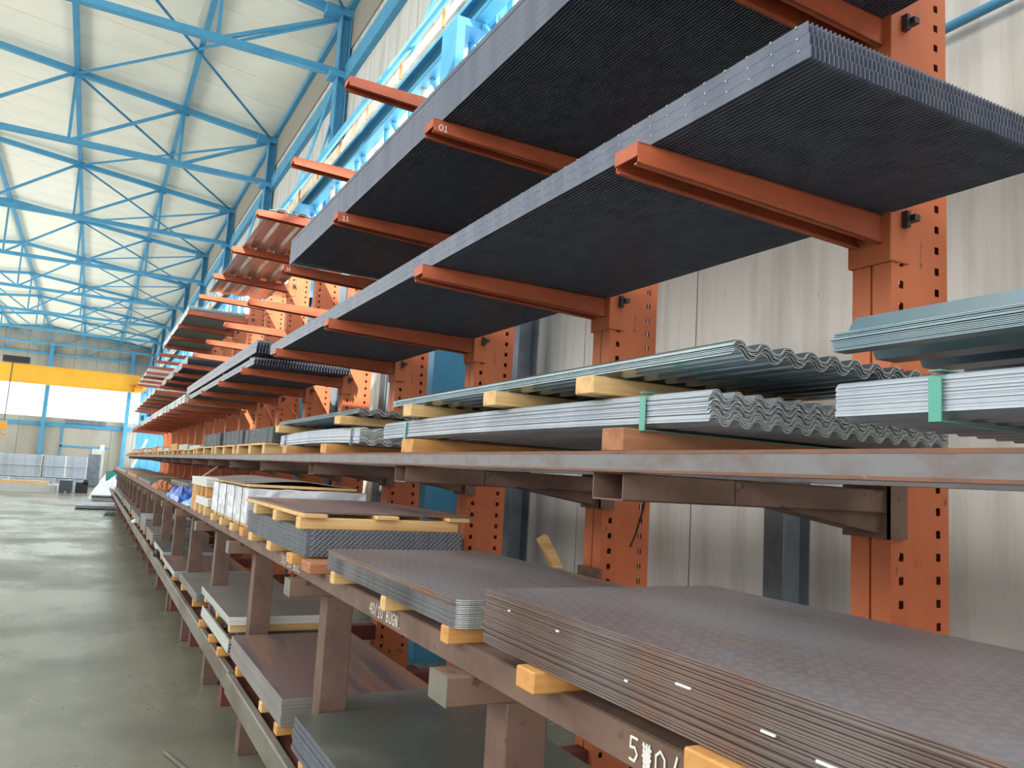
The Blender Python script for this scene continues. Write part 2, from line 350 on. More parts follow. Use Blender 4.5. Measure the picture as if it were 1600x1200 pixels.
for k in range(3, len(TY) - 1):
    y0, y1 = TY[k], TY[k + 1]; root = empty('wind_brace', (0, y0, 0))
    for (xa, xb) in ((-1.1, XT), (XT, -1.1)):
        MB().angle((xa, 0, zroof(xa) - .02), (xb, BAY, zroof(xb) - .02), 0.045).build('brace_rod', 'blue', root)
    for (xa, xb) in ((XT, -1.1), (-1.1, XT)):
        xa, xb = 2 * XR - xa, 2 * XR - xb
        MB().angle((xa, 0, zroof(xa) - .02), (xb, BAY, zroof(xb) - .02), 0.045).build('brace_rod', 'blue', root)
    n = k - 3
    tag(root, f'thin blue crossed roof bracing, {ORD[n]} bay of the ceiling', 'brace', 'crossed roof bracing')

# building columns
def building_column():
    root = empty('building_column')
    m = MB()   # two chords and batten plates with openings
    m.box(2.55, 2.63, 0, .36, 0, 5.66).box(2.9, 2.98, 0, .36, 0, 4.75); m.build('column_chord', 'blue', root)
    b = MB(); b.box(2.63, 2.9, .0, .012, 0, 3.9); z = 3.9
    while z < 4.3: b.box(2.63, 2.9, .0, .012, z + .34, z + .7); z += .7
    b.box(2.63, 2.9, .348, .36, 0, 4.7); b.build('batten_plate', 'blue', root)
    B(2.55, 2.85, .0, .36, 5.66, 5.728).build('column_head', 'blue', root)
    h = MB().box(2.98, 3.0, .10, .34, 4.7, ZU).box(3.14, 3.16, .10, .34, 4.7, ZU).box(3.0, 3.14, .21, .23, 4.7, ZU)
    h.build('upper_column', 'blue', root)
    B(2.86, 3.16, .08, .36, ZL - .16, ZL - .05).build('truss_seat', 'blue', root)
    B(2.72, 3.18, .08, .36, ZU - .12, ZU + .03).build('cap_plate', 'blue', root)
    return root
bc = building_column()
for k in range(0, 9):
    y = 6.4 + BAY * k; o = bc if k == 0 else copy_tree(bc); o.location = (0, y, 0)
    tag(o, f'blue steel building column behind the rack, {ORD[k]} from the camera', 'column', 'blue building columns along the racking')
for k, (x, lab) in enumerate([(-2.95, 'blue steel column dividing the bright end windows'), (2.05, 'blue steel column at the right end of the bright end windows')]):
    o = MB().box(x - .12, x + .12, YEND - .5, YEND - .46, 0, 9).box(x - .12, x + .12, YEND - .22, YEND - .18, 0, 9).box(x - .02, x + .02, YEND - .46, YEND - .22, 0, 9).build('building_column', 'blue')
    tag(o, lab, 'column')

# crane runway, tubes, busbar, eaves
rt = empty('crane_runway', (2.8, 0, 0)); YR0 = -3
MB().box(-.08, .05, YR0, YEND - .3, 5.73, 5.76).box(-.02, .02, YR0, YEND - .3, 5.76, 5.98).box(-.08, .08, YR0, YEND - .3, 5.98, 6.02).build('runway_beam', 'blue', rt)
MB().box(-.03, .03, YR0, YEND - .3, 6.02, 6.06).build('crane_rail', 'grey_steel', rt)
MB().box(-.05, .05, YR0, YEND - .3, 4.66, 4.74).build('lower_chord', 'blue', rt)
vt = MB().tube([(0, 0, 4.74), (0, 0, 5.73)], .035, 8).build('vertical_tube', 'blue_pale', rt, True); vt.location = (.02, YR0 + 1, 0)
dt = MB().bar((0, 0, 4.74), (0, 1.0, 5.73), .05, .05).build('diagonal_tube', 'blue_pale', rt); dt.location = (.02, YR0 + 1, 0)
y = YR0 + 2.24
vc = MB().tube([(0, 0, 4.74), (0, 0, 5.73)], .035, 8).build('vertical_tube', 'cream', rt, True); vc.location = (.1, 9.8, 0)
while y < YEND - 2:
    part(rt, vt if int(y / 1.24) % 3 else vc, 'vertical_tube', (.02, y, 0)); part(rt, dt, 'diagonal_tube', (.02, y, 0)); y += 1.24
tag(rt, 'blue lattice crane runway girder high along the racking wall', 'crane runway')
bb = empty('busbar', (2.62, 0, 5.92))
MB().box(-.04, .0, YR0, YEND - 4, -.06, .06).build('busbar_strip', 'cream', bb)
hk = MB().box(-.06, -.04, 0, .03, -.1, .1).build('busbar_clip', 'rust_scrap', bb); hk.location = (0, 2, 0)
y = 3.2
while y < 40: part(bb, hk, 'busbar_clip', (0, y, 0)); y += 1.2
tag(bb, 'cream power busbar strip along the blue crane runway', 'busbar')
o = MB().tube([(2.75, YR0, 6.42), (2.75, YEND - 1, 6.42)], .045, 10).build('guard_rail', 'blue_pale', smooth=True); tag(o, 'pale blue round guard rail above the cream busbar', 'rail')
o = B(3.1, 3.195, YR0, YEND - .3, 7.98, 8.28).build('eaves_beam', 'blue'); tag(o, 'blue eaves beam along the top of the racking side wall', 'beam')
for k in range(9):
    y = 6.75 + BAY * k
    o = empty('knee_brace', (0, y, 0))
    MB().tube([(2.98, .0, 7.9), (2.75, 1.9, 6.02)], .03, 8).build('brace_tube', 'blue_pale', o, True)
    MB().tube([(3.0, .0, 7.3), (2.72, -.6, 6.3)], .022, 8).build('brace_tube', 'blue_pale', o, True)
    tag(o, f'pale blue knee brace from upper column to guard rail, {ORD[k]} from the camera', 'brace', 'knee braces of the upper columns')
o = MB().tube([(XW - .08, -1, 3.62), (XW - .08, 2.6, 3.62)], .022, 10).build('wall_pipe', 'blue', smooth=True); tag(o, 'thin blue pipe on the concrete wall at top right', 'pipe')
# grey posts by the wall
for (x, y, z1, w, lab) in [(2.95, 2.78, 1.85, .12, 'grey galvanised wall post right of the brown arm bracket'), (2.95, 5.55, 4.3, .22, 'grey steel wall post beside the third orange column'),
                           (2.95, 8.7, 4.3, .2, 'grey steel wall post beside the fifth orange column'), (2.95, 11.2, 4.3, .2, 'grey steel wall post beside the seventh orange column')]:
    o = MB().box(x - .08, x + .08, y - .004, y + .004, 0, z1).box(x - .088, x - .08, y - w / 2, y + w / 2, 0, z1).box(x + .08, x + .088, y - w / 2, y + w / 2, 0, z1).build('wall_post', 'grey_steel')
    tag(o, lab, 'post')

# travelling crane far down the hall
cr = empty('overhead_crane', (0, 54, 0))
MB().box(-9.2, 2.25, -.25, .25, 5.5, 6.5).build('bridge_girder', 'yellow', cr, bevel=.02)
MB().box(-9.2, 2.25, -.32, -.25, 5.46, 5.52).box(-9.2, 2.25, -.32, -.25, 6.48, 6.54).build('girder_flange', 'yellow', cr)
MB().box(2.1, 2.7, -1.3, 1.3, 5.75, 6.02).build('end_carriage', 'amber', cr)
MB().box(2.0, 2.5, -.9, -.3, 5.5, 5.72).tube([(1.7, -.5, 5.9), (2.6, -.5, 5.9)], .05, 8).tube([(1.8, -.6, 5.65), (2.5, -.6, 5.65)], .05, 8).build('drive_unit', 'amber', cr)
MB().box(-4.9, -3.6, -.5, .4, 6.6, 6.95).build('hoist_trolley', 'black', cr)
MB().tube([(-4.4, -.5, 6.6), (-4.45, -.5, 3.3)], .03, 6).build('hoist_rope', 'strap_dark', cr)
MB().box(-4.65, -4.3, -.6, -.35, 2.75, 3.2).tube([(-4.47, -.48, 2.75), (-4.47, -.48, 2.55), (-4.38, -.48, 2.42), (-4.28, -.48, 2.5)], .04, 8).build('hook_block', 'amber', cr)
tag(cr, 'yellow overhead travelling crane spanning the far end of the hall', 'crane')

# ================================================================== CANTILEVER RACK
COLY = [1.66 + 1.5 * i for i in range(-1, 19)]
XF = 2.108; XB = 2.378; YC = .07; ZTOP = 4.28
L2, L3, L4 = 2.43, 3.078, 3.935      # arm top heights
def upright_mesh():
    m = MB(); xs = [XF, XF + .036, XF + .056, XF + .208, XF + .228, XB]; pitch = .0689; zs = [0.0]
    z = 1.388 - pitch * 17
    while z < ZTOP - .05: zs += [z - .012, z + .012]; z += pitch
    zs.append(ZTOP)
    for (yy) in (-YC, YC):
        for i in range(5):
            for j in range(len(zs) - 1):
                if i in (1, 3) and j % 2 == 1: continue
                x0, x1, z0, z1 = xs[i], xs[i + 1], zs[j], zs[j + 1]
                m.quad((x0, yy, z0), (x1, yy, z0), (x1, yy, z1), (x0, yy, z1))
    for (a, b) in ((-YC, -.004), (.004, YC)):
        m.quad((XF, a, 0), (XF, b, 0), (XF, b, ZTOP), (XF, a, ZTOP)); m.quad((XB, a, 0), (XB, b, 0), (XB, b, ZTOP), (XB, a, ZTOP))
        m.quad((XF, a, ZTOP), (XF, b, ZTOP), (XB, b, ZTOP), (XB, a, ZTOP))
    m.quad((XF + .03, -.004, 0), (XF + .03, .004, 0), (XF + .03, .004, ZTOP), (XF + .03, -.004, ZTOP))
    m.quad((XF, -.004, 0), (XF + .03, -.004, 0), (XF + .03, -.004, ZTOP), (XF, -.004, ZTOP)); m.quad((XF, .004, 0), (XF + .03, .004, 0), (XF + .03, .004, ZTOP), (XF, .004, ZTOP))
    return m
def u_arm(zt, xt=1.163):     # inverted channel, deeper at the root, open underneath
    m = MB(); w = .05; t = .005; zb0 = zt - .058; zb1 = zt - .092; xr = XF
    m.box(xt, xr, -w, w, zt - t, zt)
    for s in (-1, 1):
        ya, yb = (s * w, s * (w - t)) if s > 0 else (s * w, s * (w - t))
        y0, y1 = min(ya, yb), max(ya, yb)
        m.hexa([(xt, y0, zb0), (xr, y0, zb1), (xr, y1, zb1), (xt, y1, zb0), (xt, y0, zt), (xr, y0, zt), (xr, y1, zt), (xt, y1, zt)])
        z2 = s * (w - .018); y0, y1 = min(ya, z2), max(ya, z2)   # small inward lip
        m.hexa([(xt, y0, zb0), (xr, y0, zb1), (xr, y1, zb1), (xt, y1, zb0), (xt, y0, zb0 + t), (xr, y0, zb1 + t), (xr, y1, zb1 + t), (xt, y1, zb0 + t)])
    m.box(xt - t, xt, -w, w, zb0 + .02, zt)
    return m
def make_column():
    root = empty('rack_column')
    upright_mesh().build('upright', 'orange', root)
    for zt in (L2, L3, L4):
        a = u_arm(zt).build('arm', 'arm', root)
        MB().box(XF - .014, XF - .001, -.078, .078, zt - .15, zt + .04).box(XF - .014, XF + .075, -.079, -.072, zt - .15, zt + .04).box(XF - .014, XF + .075, .072, .079, zt - .15, zt + .04).build('arm_bracket', 'orange', a, bevel=.003)
        MB().box(XF + .036, XF + .052, -.1, -.07, zt - .04, zt + .012).box(XF + .05, XF + .075, -.115, -.085, zt - .02, zt - .0).build('lock_pin', 'strap_dark', a)
    # brown box arm of the middle shelf: open square tube with a haunch
    m = MB(); x0, w, z0, z1, t = 1.145, .066, 1.514, 1.583, .004
    m.box(x0, XF, -w, -w + t, z0, z1).box(x0, XF, w - t, w, z0, z1).box(x0, XF, -w, w, z0, z0 + t).box(x0, XF, -w, w, z1 - t, z1)
    m.box(1.5, 1.505, -w, w, z0, z1)
    a = m.build('arm', 'brown', root); a['label'] = 'brown square tube arm'
    h = MB(); zb = 1.455
    for yy in (-.05, .046):
        h.hexa([(1.72, yy, z0 - .001), (XF, yy, zb), (XF, yy + .004, zb), (1.72, yy + .004, z0 - .001), (1.72, yy, z0), (XF, yy, z0), (XF, yy + .004, z0), (1.72, yy + .004, z0)])
    h.hexa([(1.72, -.05, z0 - .004), (XF, -.05, zb - .004), (XF, .05, zb - .004), (1.72, .05, z0 - .004), (1.72, -.05, z0 - .001), (XF, -.05, zb), (XF, .05, zb), (1.72, .05, z0 - .001)])
    h.box(XF - .02, XF - .001, -.085, .085, 1.44, 1.6).box(XF - .02, XF + .055, -.085, -.072, 1.44, 1.6).build('haunch', 'brown', a)
    # lower shelf arm, prop and base
    a = B(.725, XF, -.05, .05, 1.062, 1.125).build('arm', 'brown', root, bevel=.003); a['label'] = 'long brown tube arm of the lower shelf'
    MB().box(.722, .725, -.05, .05, 1.062, 1.125).build('end_plate', 'rail', a)
    MB().box(XF - .02, XF - .001, -.085, .085, 1.02, 1.17).build('arm_bracket', 'brown', a)
    a = B(.87, .975, -.05, .05, .0, 1.062).build('prop_post', 'brown', root, bevel=.003)
    B(.76, 2.5, -.045, .045, .26, .37).build('base_beam', 'redbrown', root)
    B(1.95, 2.5, -.12, .12, .0, .015).build('foot_plate', 'redbrown', root)
    return root
col0 = make_column()
for i, y in enumerate(COLY):
    o = col0 if i == 0 else copy_tree(col0); o.location = (0, y, 0)
    if i == 0: tag(o, 'orange cantilever rack column beyond the right edge of the frame', 'rack column', 'cantilever rack columns')
    elif i == 1: tag(o, 'orange perforated rack column nearest the camera, at right', 'rack column', 'cantilever rack columns')
    else: tag(o, f'orange perforated rack column, {ORD[i-1]} from the right of the row', 'rack column', 'cantilever rack columns')

def segs(y0, y1, cuts):
    e = [y0] + cuts + [y1]; return list(zip(e[:-1], e[1:]))
YE = 30.6
def channel(x, z0, z1, fl, y0, y1, t=.006):
    return MB().box(x, x + t, y0 + .003, y1 - .003, z0, z1).box(x + t, x + fl, y0 + .003, y1 - .003, z1 - t, z1).box(x + t, x + fl, y0 + .003, y1 - .003, z0, z0 + t)
for n, (a, b) in enumerate(segs(-1.1, YE, [4.4, 10.6, 16.8, 23.0])):
    o = empty('shelf_beam', (1.12, 0, 1.583)); channel(0, 0, .05, .06, a, b).build('channel', 'galv_beam', o, bevel=.002)
    MB().box(-.001, .002, a + .003, b - .003, .0425, .0502).build('flange_edge', 'rust_edge', o); MB().box(-.0014, .002, a + .003, b - .003, -.0002, .006).build('flange_edge', 'rust_edge', o); tag(o, f'rust-streaked galvanised front beam of the middle shelf, {ORD[n]} length', 'beam', 'middle shelf beams')
    o = channel(1.5, 1.583, 1.633, .06, a, b).build('shelf_beam', 'galv_beam'); tag(o, f'rust-streaked rear beam of the middle shelf under the bundles, {ORD[n]} length', 'beam', 'middle shelf beams')
LB = []
for n, (a, b) in enumerate(segs(-1.1, YE, [8.8, 15.0, 22.8])):
    o = empty('shelf_beam', (.78, 0, 1.125))
    s = channel(0, 0, .058, .08, a, b).build('channel', 'brown', o, bevel=.002); LB.append(o)
    tag(o, f'brown steel front beam of the lower shelf, {ORD[n]} length' + (' with white painted figures' if n == 0 else ''), 'beam', 'lower shelf beams')
    o = channel(1.3, 1.125, 1.18, .08, a, b).build('shelf_beam', 'brown'); tag(o, f'brown rear beam of the lower shelf under the plates, {ORD[n]} length', 'beam', 'lower shelf beams')
for n, (a, b) in enumerate(segs(-1.1, YE, [4.42, 10.4, 17.2, 24.0])):
    o = MB().box(.748, .785, a + .004, b - .004, .380, .487).build('floor_rail', 'rail', bevel=.006); o.location.x = R.uniform(-.003, .003) + (0.0 if n else -.010)
    tag(o, f'worn grey steel front rail of the bottom shelf, {ORD[n]} length', 'rail', 'bottom shelf rails')
for n, (a, b) in enumerate(segs(-1.1, YE, [7.3, 14.2, 21.6])):
    for x, w in ((.80, 'middle'), (1.3, 'rear')):
        o = MB().box(x, x + .045, a + .004, b - .004, .39 if x < 1 else .37, .46 if x < 1 else .487).build('floor_rail', 'redbrown')
        tag(o, f'dark red {w} rail of the bottom shelf, {ORD[n]} length', 'rail', 'bottom shelf rails')

# ------------------------------------------------------------------ hand painted figures
GL = {'4': [[(.75, 0), (.75, 1), (.05, .35), (.95, .35)]], '0': [[(.5, 0), (.1, .25), (.1, .75), (.5, 1), (.9, .75), (.9, .25), (.5, 0)]], '/': [[(.2, -.1), (.7, 1.1)]],
      '1': [[(.25, .8), (.55, 1), (.55, 0)], [(.2, 0), (.9, 0)]], 'B': [[(.1, 0), (.1, 1), (.7, .9), (.7, .6), (.1, .5), (.85, .4), (.85, .1), (.1, 0)]],
      'U': [[(.1, 1), (.15, .1), (.5, 0), (.85, .15), (.9, 1)]], 'G': [[(.9, .85), (.5, 1), (.1, .7), (.1, .25), (.5, 0), (.9, .2), (.9, .5), (.55, .5)]],
      'N': [[(.1, 0), (.1, 1), (.85, 0), (.85, 1)]], '.': [[(.3, 0), (.42, .06)]], '5': [[(.85, 1), (.2, 1), (.15, .55), (.6, .6), (.85, .35), (.6, .02), (.1, .05)]],
      '3': [[(.1, 1), (.85, .95), (.45, .55), (.85, .3), (.55, 0), (.1, .1)]], 'C': [[(.9, .85), (.5, 1), (.1, .6), (.15, .2), (.55, 0), (.9, .2)]],
      '#': [[(.1, .9), (.9, .8), (.15, .65), (.85, .6), (.1, .45), (.9, .4), (.2, .25), (.8, .15), (.2, .0)], [(.2, 1), (.3, 0), (.5, 1), (.6, 0), (.75, 1), (.8, 0)]],
      'H': [[(.1, 0), (.1, 1)], [(.1, .5), (.85, .5)], [(.85, 0), (.85, 1)]], ' ': []}
def write(text, y0, y1, z0, z1, x, parent, name='painted_figures', slope=0.0, t=.0035):
    m = MB(); n = len(text); w = (y0 - y1) / n
    for i, ch in enumerate(text):
        for st in GL[ch]:
            x -= .00012
            P = [Vector((x, y0 - w * (i + .1 + .78 * u), z0 + (z1 - z0) * v + slope * i)) for u, v in st]
            for a, b in zip(P[:-1], P[1:]):
                d = (b - a); 
                if d.length < 1e-5: continue
                x -= .00003; a.x = x; b = b.copy(); b.x = x; d.normalize(); s_ = d.cross(Vector((1, 0, 0))) * t / 2; e = d * t * .3
                m.quad(*[tuple(q) for q in (a - s_ - e, b - s_ + e, b + s_ + e, a + s_ - e)])
    o = m.build(name, 'chalk', parent); o['label'] = 'white hand-painted figures'; return o
write('5#0/', 1.045, .915, .012, .046, -.0015, LB[0], t=.004)
write('40/10 BUGN.', 2.33, 2.05, .014, .045, -.0015, LB[0])
write('30/10 BUC', 3.56, 3.2, .014, .045, -.0015, LB[0])
def arm_mark(y, zt, text):
    root = [o for o in C.objects if o.name.startswith('rack_column') and abs(o.location.y - y) < .01][0]
    a = [c for c in root.children if c.name.startswith('arm') and c.data and abs(max(v.co.z for v in c.data.vertices) - zt) < .002][0]
    m = MB(); n = len(text)
    for i, ch in enumerate(text):
        for st in GL[ch]:
            P = [Vector((1.185 + .022 * (i + u), -.0515, zt - .048 + .026 * v)) for u, v in st]
            for p, q in zip(P[:-1], P[1:]):
                d = (q - p).normalized(); s_ = Vector((-d.z, 0, d.x)) * .002
                m.quad(*[tuple(w) for w in (p - s_, q - s_, q + s_, p + s_)])
    o = m.build('painted_mark', 'chalk', a); o['label'] = 'small white figures on the arm tip'
arm_mark(COLY[2], L3, '01'); arm_mark(COLY[3], L3, '11'); arm_mark(COLY[4], L3, 'H')

# ================================================================== GRATINGS ON THE ORANGE ARMS
def grating(y0, y1, z0, h, x0, x1, matb, label, rods=True, pitch=.0134, rodp=.07, th=.0032, group=None, rodm='rod'):
    root = empty('steel_grating', ((x0 + x1) / 2, (y0 + y1) / 2, z0)); hw = (x1 - x0) / 2; hl = (y1 - y0) / 2
    m = MB(); n = int((x1 - x0) / pitch)
    for i in range(n + 1):
        x = -hw + i * (2 * hw - th) / n; m.box(x, x + th, -hl, hl, 0, h)
    b = m.build('bearing_bars', matb, root); b['kind'] = 'stuff'
    m = MB(); n = int((y1 - y0) / rodp)
    for i in range(n):
        y = -hl + .03 + i * rodp; e = .0025 if rodm == 'rod' else -.001; m.box(-hw - e, hw + e, y - .002, y + .002, h - .0045, h + .0004)
    b = m.build('cross_rods', rodm, root); b['kind'] = 'stuff'
    return tag(root, label, 'grating', group)
for k in range(3):
    grating(1.09 + .004 * k, 6.58 - R.uniform(0, .03), L2 + .0275 * k + .0008, .0268, 1.2, 2.1, 'bar',
            ['charcoal steel grating, bottom of the three jutting out at upper right', 'charcoal steel grating, middle of the three jutting out at upper right', 'charcoal steel grating, top of the three jutting out at upper right'][k], group='three gratings on the lowest orange arms')
for k in range(7):
    grating(.55, 6.13 - .01 * (k % 2), L3 + .0008 + .0283 * k + (.002 if k == 6 else 0), .0279 if k < 6 else .022, 1.2 + (0.001 if k < 6 else 0), 2.1, 'bar',
            'charcoal steel grating topmost of the tall stack reaching the top edge' if k == 6 else 'charcoal steel grating low in the tall stack reaching the top edge', rodp=.35, group='gratings of the tall near stack', rodm='bar')
# second lot on the lowest orange arms
for k, (z, h, ya, yb, m_) in enumerate([(L2 + .001, .03, 7.28, 12.4, 'bar'), (L2 + .034, .03, 7.26, 12.4, 'bar'), (L2 + .10, .055, 7.22, 12.9, 'bar'), (L2 + .157, .055, 7.2, 12.9, 'bar')]):
    grating(ya, yb, z, h, 1.2, 2.07, m_, ['dark steel grating, lowest of the second lot beyond the three', 'dark steel grating, second up of the second lot beyond the three',
            'deep dark steel grating, third up of the second lot', 'deep dark steel grating, top of the second lot, ends showing'][k], pitch=.026, rodp=.2, th=.006, group='second lot of gratings', rodm='bar')
for yy in (7.6, 9.3, 11.2):
    o = B(1.22, 2.05, yy - .03, yy + .03, L2 + .066, L2 + .099).build('timber_bearer', 'wood'); tag(o, f'timber bearer between the second lot of gratings, {"near" if yy < 8 else "middle" if yy < 10 else "far"} one', 'timber')
def pack(n, y0, y1, z0, h, x0, x1, mname, label, group=None, strap=True, wrap=None):
    root = empty('sheet_pack', ((x0 + x1) / 2, (y0 + y1) / 2, z0)); hw = (x1 - x0) / 2; hl = (y1 - y0) / 2; t = h / n
    s = None
    for k in range(n):
        if s is None: s = MB().box(-hw, hw, -hl, hl, 0, t * .86).build('sheet', mname, root); 
        else: part(root, s, 'sheet', (R.uniform(-.003, .003), R.uniform(-.006, .006), k * t))
    if strap:
        for q in (-.7, 0, .7): MB().box(-hw - .006, -hw - .002, q * hl - .012, q * hl + .012, -.004, h + .004).box(-hw, hw, q * hl - .012, q * hl + .012, h - .002, h + .004).build('strap', 'strap_dark', root)
    return tag(root, label, 'sheet pack', group)
pack(3, 13.1, 16.2, L2 + .001, .13, 1.2, 2.05, 'pale_edge', 'greenish white sheet pack on the lowest orange arms, beyond the gratings')
pack(3, 16.4, 20.4, L2 + .001, .14, 1.2, 2.05, 'pale_edge', 'greenish white sheet pack on the lowest orange arms, second past the gratings')
pack(3, 20.6, 24.8, L2 + .001, .13, 1.2, 2.05, 'pale_edge', 'greenish white sheet pack on the lowest orange arms, third past the gratings')
pack(2, 25.0, 29.6, L2 + .001, .1, 1.2, 2.05, 'bar', 'dull grey sheet pack at the far end of the lowest orange arms')
for k in range(3):
    grating(13.5, 18.6, L3 + .001 + .042 * k, .041, 1.22, 2.07, 'bar', ['dark grating on the second arm level far off, lowest of three', 'dark grating on the second arm level far off, middle of three', 'dark grating on the second arm level far off, top of three'][k],
            pitch=.026, rodp=.3, group='far dark gratings', rodm='bar')
pack(3, 20.2, 28.6, L3 + .001, .08, 1.2, 2.07, 'bar_white', 'pale sheet pack on the second arm level toward the far end')
for k in range(3):
    grating(13.8, 18.9, L4 + .001 + .042 * k, .041, 1.18, 2.07, 'bar_white', ['whitish grating on the highest arms, lowest of three', 'whitish grating on the highest arms, middle of three', 'whitish grating on the highest arms, top of three'][k],
            pitch=.026, rodp=.3, group='whitish gratings on the highest arms', rodm='bar_white')
pack(3, 24.2, 29.0, L4 + .001, .1, 1.2, 2.07, 'bar_white', 'pale sheet pack on the highest arms at the far end')

# ================================================================== CORRUGATED SHEET BUNDLES
def corr_mesh(width, length, pitch, amp, th, prof='sine', ny=14, sag=None, per=12, fold=0.0):
    """sheet centred in y from 0..length, x from 0..width; thickness th downwards"""
    xs = []
    if prof == 'sine':
        n = int(round(width / pitch)) * per
        for i in range(n + 1): xs.append((width * i / n, amp * math.tanh(1.5 * math.sin(2 * PI * i / per)) / math.tanh(1.5)))
    elif prof == 'trap':
        x = 0; fr_ = [(0, -1), (.28, -1), (.42, 1), (.72, 1), (.86, -1)]
        while x < width - .001:
            for u, v in fr_:
                if x + u * pitch <= width: xs.append((x + u * pitch, amp * v))
            x += pitch
        xs.append((width, -amp))
    m = MB(); K = len(xs)
    for j in range(ny + 1):
        y = length * j / ny; u = 2 * j / ny - 1; dz = sag(u) if sag else 0
        for (x, z) in xs: m.v.append((x, y, z + dz))
        for (x, z) in xs: m.v.append((x, y, z + dz - th))
    for j in range(ny):
        a = j * 2 * K; b = (j + 1) * 2 * K
        for i in range(K - 1):
            m.f.append((a + i, a + i + 1, b + i + 1, b + i)); m.mi.append(0)
            m.f.append((a + K + i, b + K + i, b + K + i + 1, a + K + i + 1)); m.mi.append(0)
        m.f.append((a, b, b + K, a + K)); m.mi.append(0)
        m.f.append((a + K - 1, a + 2 * K - 1, b + 2 * K - 1, b + K - 1)); m.mi.append(0)
    for j in (0, ny):
        a = j * 2 * K
        for i in range(K - 1):
            q = (a + i, a + K + i, a + K + i + 1, a + i + 1); m.f.append(q if j == 0 else q[::-1]); m.mi.append(1)
    return m
def bundle(n, x0, x1, y0, y1, z0, step, pitch, amp, th, mname, label, prof='sine', sag=None, straps=(), strapm='strap', group=None, jit=.004, edge=None):
    root = empty('corrugated_bundle', (x0, y0, z0)); s = None
    for k in range(n):
        loc = (R.uniform(-jit, jit), R.uniform(-jit, jit) * 1.5, k * step)
        if s is None:
            s = corr_mesh(x1 - x0, y1 - y0, pitch, amp, th, prof, sag=sag).build('sheet', [mname, 'sheet_end'], root, smooth=(prof == 'sine'));
            if prof == 'sine': s.modifiers.new('split', 'EDGE_SPLIT').split_angle = math.radians(50)
            s.location = loc
        else:
            c = part(root, s, 'sheet', loc)
            if prof == 'sine': c.modifiers.new('split', 'EDGE_SPLIT').split_angle = math.radians(50)
    H = (n - 1) * step
    for u in straps:
        yy = (y1 - y0) * u; dz = sag(2 * u - 1) if sag else 0
        MB().box(-.009, -.006, yy, yy + .022, -amp - .008 + dz, H + amp * .3 + dz).box(-.009, x1 - x0 + .004, yy, yy + .022, -amp - .010 + dz, -amp - .008 + dz).box(-.009, x1 - x0 + .004, yy, yy + .022, H + amp + dz + .003, H + amp + dz + .005).build('strap', strapm, root)
    return tag(root, label, 'sheet bundle', group)
G = 'galvanised corrugated bundles'
sagA = lambda u: -.016 * u * u
# near pair (runs out of the frame at the right)
bundle(20, 1.2, 2.03, -1.1, 1.02, 1.70, .0027, .066, .009, .0019, 'galv_edge', 'strapped pale corrugated bundle running out of the right edge', straps=(.9, .3), group=G, jit=.0015)
bundle(12, 1.2, 2.03, -1.1, 1.03, 1.84, .0030, .14, .019, .0016, 'galv_bluegrey', 'loose trapezoid-ribbed blue-grey sheets above the right edge bundle', prof='trap', group=G, jit=.003)
# middle pair
bundle(22, 1.2, 2.03, 1.36, 3.57, 1.71, .003, .066, .009, .0013, 'galv_edge', 'pale wavy corrugated bundle with green strap, wavy end facing the camera', sag=lambda u: -.006 * u * u, straps=(.1, .86), group=G)
bundle(7, 1.2, 1.93, 1.29, 3.47, 1.848, .0036, .075, .0095, .0012, 'galv', 'shiny thin stack of wavy galvanised sheets on timber bearers', group=G)
# third pair
bundle(16, 1.2, 2.0, 3.95, 5.85, 1.705, .0046, .085, .009, .0034, 'galv_edge', 'pale corrugated bundle with steel straps, third along the middle shelf', sag=lambda u: -.012 * u * u, straps=(.06, .9), strapm='strap_dark', group=G)
bundle(5, 1.2, 1.95, 4.0, 5.95, 1.846, .0045, .085, .009, .0016, 'galv_bluegrey', 'thin grey corrugated stack above the third middle shelf bundle', group=G)
def timber(x0, x1, y0, y1, z0, z1, label, m='wood', group=None):
    o = MB().box(x0 - (x0 + x1) / 2, x1 - (x0 + x1) / 2, y0 - (y0 + y1) / 2, y1 - (y0 + y1) / 2, 0, z1 - z0).build('timber_bearer', m, bevel=.003)
    o.location = ((x0 + x1) / 2, (y0 + y1) / 2, z0); o.rotation_euler.z = R.uniform(-.01, .01); return tag(o, label, 'timber', group)
GB = 'timber bearers on the middle shelf'
for (ya, yb, lab, m_) in [(.42, .52, 'timber bearer under the bundle at the right edge', 'wood'), (-.4, -.3, 'timber bearer under the right bundle, outside the frame', 'wood')]:
    timber(1.15, 2.05, ya, yb, 1.634, 1.688, lab, m_, GB)
    timber(1.16, 2.05, ya, yb, 1.775, 1.818, 'upper ' + lab, m_, GB)
timber(1.14, 2.05, 1.6, 1.69, 1.634, 1.692, 'reddish notched timber under the wavy bundle, nearest end', 'wood_red', GB)
timber(1.14, 2.05, 3.03, 3.16, 1.634, 1.69, 'pale timber under the wavy bundle, far end', 'wood_orange', GB)
timber(1.15, 2.05, 1.76, 1.845, 1.788, 1.835, 'pale timber under the shiny stack, nearest of three', 'wood', GB)
timber(1.15, 2.05, 2.33, 2.42, 1.788, 1.835, 'pale timber under the shiny stack, middle of three', 'wood', GB)
timber(1.15, 2.05, 3.11, 3.2, 1.786, 1.835, 'pale timber under the shiny stack, farthest of three', 'wood', GB)
timber(1.14, 2.05, 4.36, 4.48, 1.634, 1.688, 'orange timber under the third bundle, near end', 'wood_orange', GB)
timber(1.14, 2.05, 5.35, 5.47, 1.634, 1.688, 'orange timber under the third bundle, far end', 'wood_orange', GB)
timber(1.15, 2.05, 4.15, 4.27, 1.79, 1.835, 'pale timber under the thin grey stack, near end', 'wood', GB)
